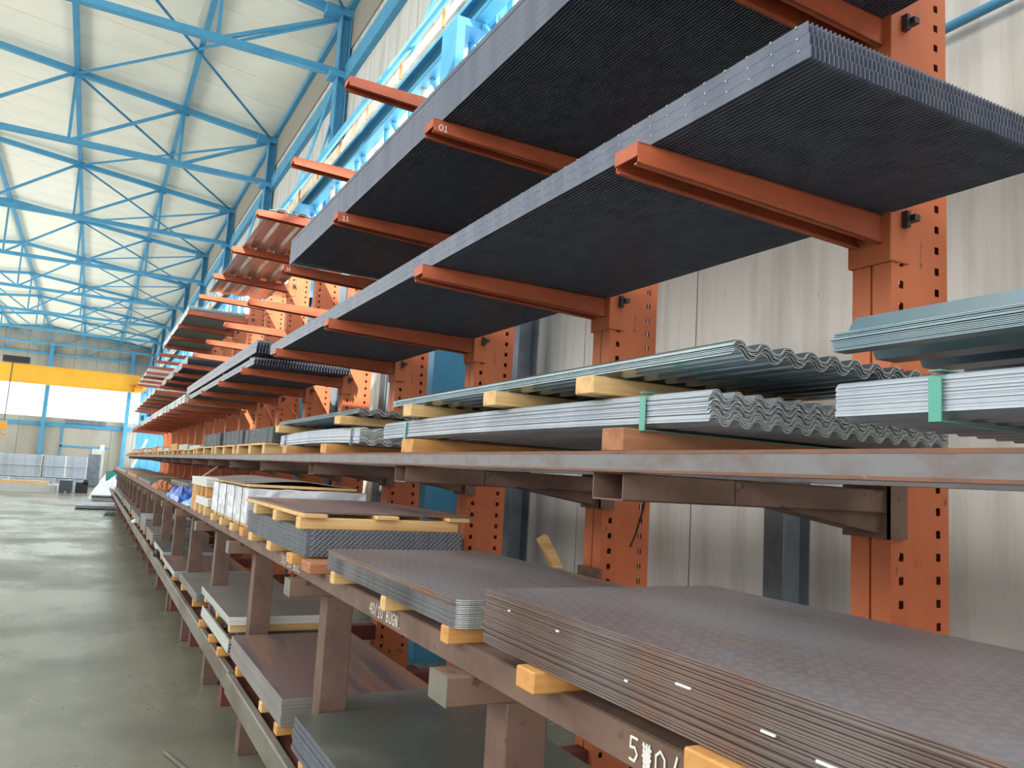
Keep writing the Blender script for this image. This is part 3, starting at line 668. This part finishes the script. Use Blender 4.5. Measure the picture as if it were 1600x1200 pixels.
timber(1.15, 2.05, 5.7, 5.82, 1.784, 1.833, 'pale timber under the thin grey stack, far end', 'wood', GB)
# pallets with dark tile sheets
def pallet(y0, y1, z0, z1, label, x0=1.13, x1=2.0, nb=3, m='wood', deck=True):
    root = empty('timber_pallet', ((x0 + x1) / 2, (y0 + y1) / 2, z0)); hw = (x1 - x0) / 2; hl = (y1 - y0) / 2; zz = z1 - z0
    for k in range(nb):
        yy = -hl + (2 * hl - .09) * k / (nb - 1)
        MB().box(-hw, hw, yy, yy + .09, 0, zz - (.014 if deck else 0)).build('bearer', m, root, bevel=.002)
    if deck:
        for k in range(5):
            xx = -hw + (2 * hw - .1) * k / 4; MB().box(xx, xx + .1, -hl - .02, hl + .02, zz - .013, zz).build('deck_board', m, root)
    return tag(root, label, 'pallet', 'timber pallets')
pallet(6.05, 7.3, 1.634, 1.715, 'pale timber pallet beyond the third corrugated bundle')
pallet(7.45, 8.7, 1.634, 1.715, 'second pale pallet along the middle shelf beyond the bundles')
pallet(8.85, 10.3, 1.634, 1.715, 'third pale pallet along the middle shelf beyond the bundles')
def tiles(n, y0, y1, z0, m, label, x0=1.2, x1=2.0, step=.0065):
    root = empty('tile_sheet_pack', (x0, y0, z0)); L_ = y1 - y0
    # stepped tile profile: rises along y in courses
    mb = MB(); courses = 5; K = 29
    rows = []
    for c in range(courses):
        rows += [(L_ * c / courses, .0), (L_ * (c + 1) / courses - .001, .012)]
    for (yy, zz) in rows:
        for i in range(K): mb.v.append(((x1 - x0) * i / (K - 1), yy, zz + .008 * abs(math.sin(PI * i / 4))))
    for (yy, zz) in rows:
        for i in range(K): mb.v.append(((x1 - x0) * i / (K - 1), yy, zz + .008 * abs(math.sin(PI * i / 4)) - step * .8))
    Rn = len(rows); O = Rn * K
    for j in range(Rn - 1):
        for i in range(K - 1):
            a = j * K + i; mb.f.append((a, a + 1, a + K + 1, a + K)); mb.mi.append(0); mb.f.append((O + a, O + a + K, O + a + K + 1, O + a + 1)); mb.mi.append(0)
        a = j * K; mb.f.append((a, a + K, O + a + K, O + a)); mb.mi.append(0)
    for i in range(K - 1): mb.f.append((i, O + i, O + i + 1, i + 1)); mb.mi.append(0)
    s = mb.build('tile_sheet', m, root)
    for k in range(1, n): part(root, s, 'tile_sheet', (R.uniform(-.003, .003), R.uniform(-.004, .004), k * step))
    for u in (.15, .85): MB().box(-.006, -.003, L_ * u, L_ * u + .014, -.008, n * step + .01).build('strap', 'strap_dark', root)
    return tag(root, label, 'sheet pack', 'charcoal tile sheet packs')
tiles(18, 6.15, 7.35, 1.725, 'tile_sheet', 'charcoal profiled tile sheets with stepped end, nearest dark pack on the middle shelf')
tiles(20, 7.5, 8.65, 1.725, 'tile_sheet', 'charcoal profiled tile sheets, second dark pack on the middle shelf')
tiles(21, 8.9, 10.2, 1.725, 'tile_sheet', 'charcoal profiled tile sheets, third dark pack on the middle shelf')
mm = ['wood', 'bar_white', 'wood_orange', 'bar_white', 'wood', 'galv_edge']
y = 10.5; k = 0
while y < 29:
    L_ = 1.3
    pallet(y, y + L_, 1.634, 1.7, f'small pale pallet far along the middle shelf, {ORD[k]} past the dark packs', m='wood_orange' if k % 2 else 'wood')
    pack(4, y + .05, y + L_ - .05, 1.702, .05 + .03 * (k % 3), 1.2, 2.0, ['bar_white', 'pale_edge', 'wood_orange'][k % 3], f'pale packed sheets far along the middle shelf, {ORD[k]} past the dark packs', group='far middle shelf packs', strap=False)
    y += 1.46; k += 1
# brownish corrugated sheets on the highest arms
bundle(3, 1.28, 2.05, 7.63, 11.9, L4 + .016, .006, .2, .012, .003, 'roof_tin', 'brownish ribbed sheets lying on the highest orange arms', prof='trap', jit=.02)

# ================================================================== PLATE STACKS, LOWER SHELF
def plates(n, x0, x1, y0, y1, z0, z1, mtop, medge, top_label, label, group, tread=True, round_corner=False, jit=.003, mend=None, mtop_edges=None, ntop=0, fill=.76, slant=0.0):
    t = (z1 - z0) / n; hw = (x1 - x0) / 2; hl = (y1 - y0) / 2; c = .03 if round_corner else .002
    def mesh(mt, me_=None):
        me_ = me_ or medge
        m = MB(); pts = []
        for (sx, sy) in ((-1, -1), (1, -1), (1, 1), (-1, 1)):
            st = {(-1, -1): PI, (1, -1): 1.5 * PI, (1, 1): 0, (-1, 1): .5 * PI}[(sx, sy)]
            for q in range(4):
                a = st + q * PI / 6; pts.append((sx * (hw - c) + c * math.cos(a), sy * (hl - c) + c * math.sin(a)))
        N_ = len(pts); th = t * fill
        m.v += [(x, y, 0) for x, y in pts] + [(x, y, th) for x, y in pts]
        m.f.append(tuple(range(N_))[::-1]); m.mi.append(0); m.f.append(tuple(range(N_, 2 * N_))); m.mi.append(0)
        for i in range(N_): j = (i + 1) % N_; m.f.append((i, j, N_ + j, N_ + i)); m.mi.append(2 if (pts[i][1] + pts[j][1]) / 2 < -hl + c * .7 else 1)
        return m.build('steel_plate', [mt, me_, mend or me_])
    first = None
    for k in range(n):
        if k == n - 1: o = mesh(mtop, mtop_edges)
        elif k >= n - ntop: o = mesh(mtop_edges, mtop_edges)
        elif first is None: first = mesh(medge); o = first
        else: o = first.copy(); C.objects.link(o)
        o.location = ((x0 + x1) / 2 + R.uniform(-jit, jit) + slant * k, (y0 + y1) / 2 + R.uniform(-jit, jit) * 1.5, z0 + k * t)
        tag(o, top_label if k == n - 1 else label, 'plate', group)
plates(28, .745, 1.35, -.1, 1.5, 1.222, 1.326, 'tread', 'plate_edge', 'rusty grey chequer plate, topmost of the big near stack', 'rusty chequer plate below the top in the big near stack', 'plates of the big near stack', jit=.0045)
plates(16, .742, 1.33, 1.63, 2.72, 1.22, 1.282, 'tread', 'plate_edge2', 'brown-grey chequer plate, topmost of the round-cornered stack', 'grey chequer plate within the round-cornered stack behind the near one', 'plates of the round-cornered stack', round_corner=True, jit=.0015, mend='cut_end', mtop_edges='plate_edge', ntop=4)
# white reflections on the near stack's edge, painted in as small white boxes
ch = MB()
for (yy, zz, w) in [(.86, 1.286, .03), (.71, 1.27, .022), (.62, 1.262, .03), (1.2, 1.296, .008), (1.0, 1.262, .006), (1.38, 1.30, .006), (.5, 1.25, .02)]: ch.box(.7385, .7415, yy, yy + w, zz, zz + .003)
o = ch.build('painted_reflections', 'chalk'); tag(o, 'small white painted reflections on the edges of the big near plate stack', 'reflections'); o['kind'] = 'stuff'
GL_ = 'timber bearers on the lower shelf'
for (ya, yb, lab, m_) in [(.765, .85, 'orange timber under the big near plate stack, at the bottom edge', 'wood_orange'), (1.245, 1.31, 'orange timber under the far end of the big near stack', 'wood_orange'),
        (1.66, 1.70, 'small timber under the near corner of the round-cornered stack', 'wood_orange'), (2.09, 2.125, 'thin timber beside the white lettering on the beam', 'wood'), (2.59, 2.63, 'thin timber under the far end of the round-cornered stack', 'wood'),
        (2.84, 2.97, 'reddish loose timber between two lower shelf stacks', 'wood_red'), (3.12, 3.22, 'orange timber under the near end of the blue-grey stack', 'wood_orange'), (3.62, 3.7, 'pale timber under the middle of the blue-grey stack', 'wood'), (4.08, 4.16, 'pale timber under the far end of the blue-grey stack', 'wood')]:
    timber(.722 if ya < 1.5 or 2.8 < ya < 3.3 else .738, 1.33, ya, yb, 1.181, 1.2195, lab, m_, GL_)
plates(15, .745, 1.38, 3.02, 4.25, 1.222, 1.322, 'grey_plate', 'plate_blue', 'blue-grey tread plate, topmost of the stack under timber', 'blue-grey tread plate in the dimpled stack under timber', 'plates of the blue-grey stack', jit=.002, fill=.9)
# dimples on the blue-grey stack (raised tread seen from the side)
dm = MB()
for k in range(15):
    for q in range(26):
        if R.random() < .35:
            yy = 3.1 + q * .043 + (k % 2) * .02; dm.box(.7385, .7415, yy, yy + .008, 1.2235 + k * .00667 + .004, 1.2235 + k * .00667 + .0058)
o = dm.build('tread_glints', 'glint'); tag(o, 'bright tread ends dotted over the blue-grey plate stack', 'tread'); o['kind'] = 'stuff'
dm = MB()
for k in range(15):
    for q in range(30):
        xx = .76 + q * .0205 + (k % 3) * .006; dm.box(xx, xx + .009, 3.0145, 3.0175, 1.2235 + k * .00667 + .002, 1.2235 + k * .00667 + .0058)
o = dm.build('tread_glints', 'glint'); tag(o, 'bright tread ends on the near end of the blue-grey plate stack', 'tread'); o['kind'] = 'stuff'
for k, yy in enumerate((3.02, 3.45, 3.9)):
    timber(.715, 1.36, yy, yy + .06, 1.323, 1.366, f'pale timber crosspiece over the blue-grey stack, {["near", "middle", "far"][k]} one', 'wood', 'crosspieces over the blue-grey stack')
for k, xx in enumerate((.72, 1.0, 1.3)):
    o = MB().box(xx, xx + .09, 2.98, 4.2, 1.3665, 1.3805).build('timber_board', 'wood', bevel=.002); tag(o, f'pale long board under the dark top sheet, {["left", "middle", "right"][k]} one', 'board', 'long boards over the blue-grey stack')
plates(2, .735, 1.44, 3.03, 4.25, 1.381, 1.389, 'rust_plate', 'plate_edge', 'dark brown sheet on pale boards, top of the pair', 'dark brown sheet on pale boards, under its twin', 'dark brown sheets', jit=.004)
# wrapped package
wp = empty('wrapped_package', (1.07, 4.98, 1.225))
def crumple(x0, x1, y0, y1, z0, z1, nx, ny, nz, amp):
    m = MB(); rr = random.Random(3)
    def grid(f, a, b):
        base = len(m.v)
        for i in range(a + 1):
            for j in range(b + 1): m.v.append(f(i / a, j / b))
        for i in range(a):
            for j in range(b): q = base + i * (b + 1) + j; m.f.append((q, q + 1, q + b + 2, q + b + 1)); m.mi.append(0)
    e = lambda u, v: amp * rr.uniform(-1, 1) if 0 < u < 1 and 0 < v < 1 else 0
    grid(lambda u, v: (x0 + e(u, v), y0 + (y1 - y0) * u, z0 + (z1 - z0) * v), ny, nz)
    grid(lambda u, v: (x1 + e(u, v), y0 + (y1 - y0) * u, z0 + (z1 - z0) * v), ny, nz)
    grid(lambda u, v: (x0 + (x1 - x0) * u, y0 + e(u, v), z0 + (z1 - z0) * v), nx, nz)
    grid(lambda u, v: (x0 + (x1 - x0) * u, y1 + e(u, v), z0 + (z1 - z0) * v), nx, nz)
    grid(lambda u, v: (x0 + (x1 - x0) * u, y0 + (y1 - y0) * v, z1 + e(u, v)), nx, ny)
    return m
crumple(-.325, .30, -.68, .62, .02, .2, 16, 40, 6, .006).build('foil_wrap', 'film', wp)
B(-.31, .28, -.67, .61, 0, .02).build('base_board', 'wood', wp)
for u in (-.55, -.3, .0, .3): MB().box(-.335, -.332, u, u + .008, .0, .205).box(-.335, .302, u, u + .008, .205, .208).build('strap', 'strap_dark', wp)
tag(wp, 'silver-white film-wrapped package with steel straps on timbers', 'package')
for k, yy in enumerate((4.32, 4.66, 5.05, 5.45)):
    timber(.735, 1.34, yy, yy + .09, 1.181, 1.2235, f'timber under the film-wrapped package, {["nearest", "second", "third", "farthest"][k]}', 'wood' if k else 'wood_orange', GL_)
o = MB().box(.755, 1.33, 4.35, 5.5, 1.4345, 1.446).build('timber_board', 'wood'); tag(o, 'thin board lying on the film-wrapped package', 'board')
m = MB()
for i in range(10):
    a, b = .74 + .058 * i, .74 + .058 * (i + 1); f = lambda x: 1.449 + .022 * max(0, math.sin((x - .74) / .58 * PI)) ** 2
    m.hexa([(a, 4.45, f(a)), (b, 4.45, f(b)), (b, 5.9, f(b)), (a, 5.9, f(a)), (a, 4.45, f(a) + .004), (b, 4.45, f(b) + .004), (b, 5.9, f(b) + .004), (a, 5.9, f(a) + .004)])
o = m.build('bowed_sheet', 'grey_plate'); tag(o, 'bowed grey sheet on top of the film-wrapped package', 'sheet')
# white stacks
pack(5, 5.85, 6.55, 1.245, .055, .75, 1.2, 'white', 'small white slab pack at the shelf edge, lower of two', strap=False)
for k, yy in enumerate((5.88, 6.15, 6.42)): timber(.74, 1.2, yy, yy + .07, 1.181, 1.243, f'timber under the small white slabs, {["near", "middle", "far"][k]}', 'wood', GL_)
pack(5, 6.0, 6.9, 1.375, .06, .75, 1.2, 'white', 'small white slab pack, upper of two', strap=False)
for k, yy in enumerate((6.04, 6.3, 6.5)): timber(.76, 1.2, yy, yy + .07, 1.301, 1.373, f'timber between the small white slabs, {["near", "middle", "far"][k]}', 'wood_orange', GL_)
B(.76, 1.2, 6.62, 6.9, 1.181, 1.373).build('timber_block', 'wood_orange')
tag(bpy.data.objects['timber_block'], 'orange timber block behind the small white slabs', 'timber')
# tarp, film, scraps, sheets further along
def rag(name, cx_, cy_, z, sx, sy, h, m, label, seed, cat):
    rr = random.Random(seed); n = 9; mb = MB(); H = [[rr.random() for _ in range(n + 1)] for _ in range(n + 1)]
    for i in range(n + 1):
        for j in range(n + 1):
            u, v = i / n * 2 - 1, j / n * 2 - 1; e = max(0, 1 - max(abs(u), abs(v)) ** 2)
            mb.v.append((sx * (u + .2 * H[i][j]), sy * (v + .2 * H[j][i]), h * e * (.4 + .6 * H[i][j])))
    for i in range(n):
        for j in range(n): q = i * (n + 1) + j; mb.f.append((q, q + n + 1, q + n + 2, q + 1)); mb.mi.append(0)
    o = mb.build(name, m); so = o.modifiers.new('t', 'SOLIDIFY'); so.thickness = .004
    o.location = (cx_, cy_, z); return tag(o, label, cat)
rag('tarpaulin', .83, 8.2, 1.186, .12, .7, .17, 'tarp', 'crumpled bright blue tarpaulin at the shelf edge', 5, 'tarpaulin')
rag('plastic_film', .82, 7.3, 1.186, .08, .25, .06, 'paleblue', 'pale crumpled film beside the blue tarpaulin', 8, 'film')
rag('plastic_film', 1.15, 8.0, 1.19, .14, .5, .22, 'paleblue', 'light blue plastic film heap behind the tarpaulin', 9, 'film')
rag('scrap_offcuts', .88, 11.2, 1.186, .12, .6, .14, 'rust_scrap', 'rusty orange offcuts beyond the blue tarpaulin', 12, 'scrap')
plates(5, .85, 1.4, 7.2, 9.4, 1.182, 1.235, 'pale_edge', 'pale_edge', 'pale sheet topmost beside the blue tarpaulin', 'pale sheet under the top one beside the tarpaulin', 'pale sheets by the tarpaulin')
plates(6, 1.0, 1.5, 9.6, 11.6, 1.182, 1.3, 'grey_plate', 'grey_plate', 'grey sheet topmost in the pile past the tarpaulin', 'grey sheet lower in the pile past the tarpaulin', 'grey sheets past the tarpaulin')
plates(4, .8, 1.5, 12.4, 15.6, 1.182, 1.23, 'galv_bluegrey', 'grey_plate', 'blue-grey sheet topmost far along the lower shelf', 'blue-grey sheet lower far along the lower shelf', 'far blue-grey sheets')
plates(4, .8, 1.5, 16.0, 20.0, 1.182, 1.25, 'rust_plate', 'wood_orange', 'brown sheet topmost toward the end of the lower shelf', 'brown sheet lower toward the end of the lower shelf', 'far brown sheets')
plates(4, .8, 1.5, 21.0, 28.0, 1.182, 1.24, 'grey_plate', 'bar_white', 'grey sheet topmost at the end of the lower shelf', 'grey sheet lower at the end of the lower shelf', 'end grey sheets')
o = MB().tube([(.95, 9.9, 1.19), (1.35, 10.0, 1.5)], .008, 8).build('pale_stick', 'white'); tag(o, 'thin white rod leaning up from the lower shelf', 'rod')
o = MB().hexa([(1.52, 2.95, 1.18), (1.57, 2.95, 1.18), (1.57, 2.98, 1.18), (1.52, 2.98, 1.18), (1.44, 2.95, 1.3), (1.48, 2.95, 1.32), (1.48, 2.98, 1.32), (1.44, 2.98, 1.3)]).build('timber_offcut', 'wood')
o.location = (.32, .1, .0); tag(o, 'small pale wood offcut leaning by the second orange column', 'timber')
o = MB().tube([(2.352, 3.085, 1.52), (2.335, 3.083, 1.44), (2.30, 3.085, 1.33), (2.27, 3.086, 1.27)], .0035, 6).build('loose_cable', 'black'); tag(o, 'thin black cable hanging on the second orange column', 'cable')

# ================================================================== BOTTOM SHELF STACKS
def low(n, x0, x1, y0, y1, z1, th, mtop, medge, desc, woods, **kw):
    z1 += .03; x0 -= .027; z0 = z1 - th
    plates(n, x0, x1, y0, y1, z0, z1, mtop, medge, f'{desc}, topmost of its bottom-shelf stack', f'{desc}, under the top one of its bottom-shelf stack', f'{desc} stack', **kw)
    for k, yy in enumerate(woods):
        timber(x0 - .004, x1, yy, yy + .055, .4875, z0 - .0005, f'orange timber under the {desc}, {ORD[k]} of its row', 'wood_orange' if k % 2 == 0 else 'wood', 'bottom shelf timbers')
low(6, .80, 1.55, 1.74, 3.08, .61, .12, 'dark_plate', 'plate_blue', 'dark oily steel plate', [2.0, 2.5, 2.9], fill=.9)
low(8, .802, 1.42, 3.3, 4.56, .61, .11, 'rust_plate', 'grey_plate', 'purplish brown rolled plate', [3.34, 3.66, 4.3], jit=.002, fill=.94)
low(3, .90, 1.45, 4.82, 5.98, .575, .07, 'dark_plate', 'dark_plate', 'dark plate hidden under the bright-edged ones', [4.9, 5.75])
plates(4, .79, 1.5, 4.78, 6.0, .652, .697, 'grey_plate', 'pale_edge', 'grey plate with bright cut edges, top of its bottom-shelf stack', 'grey plate with bright cut edges, lower in its bottom-shelf stack', 'bright-edged plates', fill=.9, mend='white')
for k, yy in enumerate((4.8, 5.3, 5.85)): timber(.80, 1.5, yy, yy + .06, .6055, .6515, f'pale timber directly under the bright-edged plates, {ORD[k]} of its row', 'wood', 'bottom shelf timbers')
low(6, .82, 1.5, 6.28, 7.5, .57, .06, 'grey_plate', 'grey_plate', 'plain grey plate', [6.4, 7.2])
low(3, .80, 1.42, 7.72, 9.0, .55, .05, 'rust_plate', 'pale_edge', 'brownish plate with pale front edge', [7.8, 8.6])
low(4, .82, 1.35, 9.25, 10.5, .56, .07, 'dark_plate', 'pale_edge', 'slate grey plate with thick pale edge', [9.4, 10.2])
low(5, .82, 1.45, 10.8, 12.0, .62, .12, 'grey_plate', 'grey_plate', 'light grey plate far along', [11.0, 11.7])
low(6, .82, 1.4, 12.3, 13.5, .7, .2, 'pale_edge', 'grey_plate', 'pale block-like plate far along', [12.5, 13.2])
low(5, .82, 1.4, 13.8, 16.4, .6, .1, 'grey_plate', 'grey_plate', 'distant grey plate', [14.0, 15.8])
low(5, .82, 1.4, 16.8, 20.4, .62, .12, 'rust_plate', 'grey_plate', 'distant brown plate', [17.0, 19.8])
low(5, .82, 1.4, 20.9, 27.4, .6, .1, 'grey_plate', 'grey_plate', 'farthest grey plate', [21.2, 26.8])
# bright angle sections beside the third bay stack
for k in range(4):
    o = MB().box(0, .028, 0, 1.15, 0, .004).box(0, .004, 0, 1.15, 0, .02).build('angle_section', 'bar_white'); o.location = (.765 + .004 * k, 4.60 + .02 * k, .536 + .013 * k); o.rotation_euler.z = .0
    tag(o, ['bright steel angle on the bottom shelf, lowest of four', 'bright steel angle on the bottom shelf, second up of four', 'bright steel angle on the bottom shelf, third up of four', 'bright steel angle on the bottom shelf, top of four'][k], 'angle section', 'bright steel angles')
for k, yy in enumerate((4.76, 5.12, 5.6)): timber(.742, .88, yy, yy + .05, .4875, .533, f'orange timber under the bright angles, {ORD[k]}', 'wood_orange', 'bottom shelf timbers')
o = MB().tube([(.52, 4.75, .012), (.74, 3.9, .012)], .01, 8).build('loose_rod', 'rail'); tag(o, 'thin rod lying on the floor beside the front rail', 'rod')
o = MB().box(.74, .83, 9.7, 9.78, .488, .52).box(.76, .80, 9.6, 9.9, .49, .55).build('clamp', 'black'); tag(o, 'black clamp sitting on the bottom shelf rail', 'clamp')
rag('cloth_scrap', .78, 14.8, .488, .05, .14, .07, 'white', 'white rag on the bottom shelf rail', 21, 'rag')

# ================================================================== FAR FLOOR ITEMS
GF = 'grey cladding packs on the far floor'
for k, (xa, xb, z0, h, y0) in enumerate([(-4.9, -1.78, .98, .46, 40), (-1.66, -.05, .98, .46, 40), (-4.9, -1.78, .5, .46, 40.1), (-1.66, -.05, .5, .46, 40.1), (-4.6, -1.2, .0, .48, 40.0), (-1.15, -.1, 0, .48, 40.2), (-4.9, -1.0, .0, .3, 36.5), (-1.2, -.3, .0, .3, 38.6)]):
    root = empty('cladding_pack', ((xa + xb) / 2, y0, z0)); hw = (xb - xa) / 2
    n = 6; s = MB().box(-hw, hw, 0, 1.0, 0, h / n * .9).build('cladding_sheet', 'galv_edge' if k != 6 else 'bar_white', root)
    for q in range(1, n): part(root, s, 'cladding_sheet', (R.uniform(-.02, .02), R.uniform(-.01, .01), q * h / n))
    MB().box(hw, hw + .03, -.03, 1.0, 0, h).build('end_cap', 'white', root); MB().box(-.03, .03, -.03, -.012, 0, h).build('strap', 'white', root)
    tag(root, ['long grey cladding pack on top of the left far pile', 'shorter grey cladding pack on top of the right far pile', 'long grey cladding pack in the middle of the left far pile', 'shorter grey cladding pack in the middle of the right far pile',
               'long grey cladding pack at the floor of the left far pile', 'short grey cladding pack at the floor of the right far pile', 'whitish low pack lying in front of the far piles', 'dark low pack at the right foot of the far piles'][k], 'cladding pack', GF)
pallet(36.5, 37.4, .302, .42, 'pale pallet wood on the whitish low pack at far left', -2.9, -1.3)
o = empty('floor_sheets', (.35, 27.5, 0))
for k in range(3): B(-.55, .55, -1.2, 1.2, .03 + .03 * k, .045 + .03 * k).build('sheet', 'galv_edge', o)
for q in (-.9, .9): B(-.5, .5, q, q + .1, 0, .03).build('bearer', 'black', o)
tag(o, 'low stack of loose grey sheets on the floor left of the rack end', 'sheet stack')
o = empty('floor_sheets', (.72, 31.5, 0))
for k in range(4): B(-.5, .35, -1.2, 1.2, .06 + .05 * k, .09 + .05 * k).build('sheet', 'bar_white' if k != 2 else 'plate_blue', o)
for q in (-.9, .9): B(-.45, .3, q, q + .1, 0, .06).build('bearer', 'wood', o)
tag(o, 'taller white sheet stack on the floor left of the rack end', 'sheet stack')
rag('plastic_film', .7, 34.0, .0, .55, 1.2, 1.0, 'film', 'white plastic wrapping heap near the rack end', 31, 'film')
def drum(x, y, m, label):
    o = MB().tube([(x, y, 0), (x, y, .02), (x, y, .9)], .3, 16).tube([(x, y, .3), (x, y, .33)], .312, 16).tube([(x, y, .6), (x, y, .63)], .312, 16).build('oil_drum', m, smooth=False); tag(o, label, 'drum')
drum(1.05, 40.5, 'green', 'teal drum standing left of the far rack end')
o = MB().box(.0, .55, 44, 44.5, 0, 1.6).box(.02, .53, 43.96, 44, .1, 1.5).build('tool_cabinet', 'grey_steel', bevel=.01); tag(o, 'grey upright cabinet near the far door', 'cabinet')
o = MB().box(-.35, .1, 37.0, 37.5, .0, .42).tube([(.0, 37.0, .45), (.0, 37.5, .45)], .1, 10).build('pump_unit', 'black'); tag(o, 'small dark pump unit on the floor by the cladding packs', 'pump')
o = MB().box(-.9, -.45, 36.2, 36.7, .1, .5).tube([(-.8, 36.15, .1), (-.8, 36.75, .1)], .1, 10).tube([(-.55, 36.15, .1), (-.55, 36.75, .1)], .1, 10).build('small_cart', 'strap_dark'); tag(o, 'small dark wheeled box on the floor at far left', 'cart')
rag('floor_scrap', .62, 24.0, .0, .14, .5, .12, 'strap_dark', 'dark tangled scrap on the floor near the rail', 44, 'scrap')
o = empty('leaning_ladder', (0, 0, 0))
for xx in (0, .3): MB().bar((1.1 + .02, 35.2 + xx, 0), (2.0, 35.2 + xx, 2.3), .06, .08).build('stile', 'white', o)
for q in range(7): u = (q + 1) / 8; MB().bar((1.12 + .88 * u, 35.2, 2.3 * u), (1.12 + .88 * u, 35.5, 2.3 * u), .03, .03).build('rung', 'white', o)
tag(o, 'white ladder leaning against the far end of the rack', 'ladder')
o = MB().box(.62, .9, 56, 56.05, 1.9, 2.3).build('wall_sign', 'white'); tag(o, 'small white notice on the end wall', 'notice'); o.location.y = 6.38
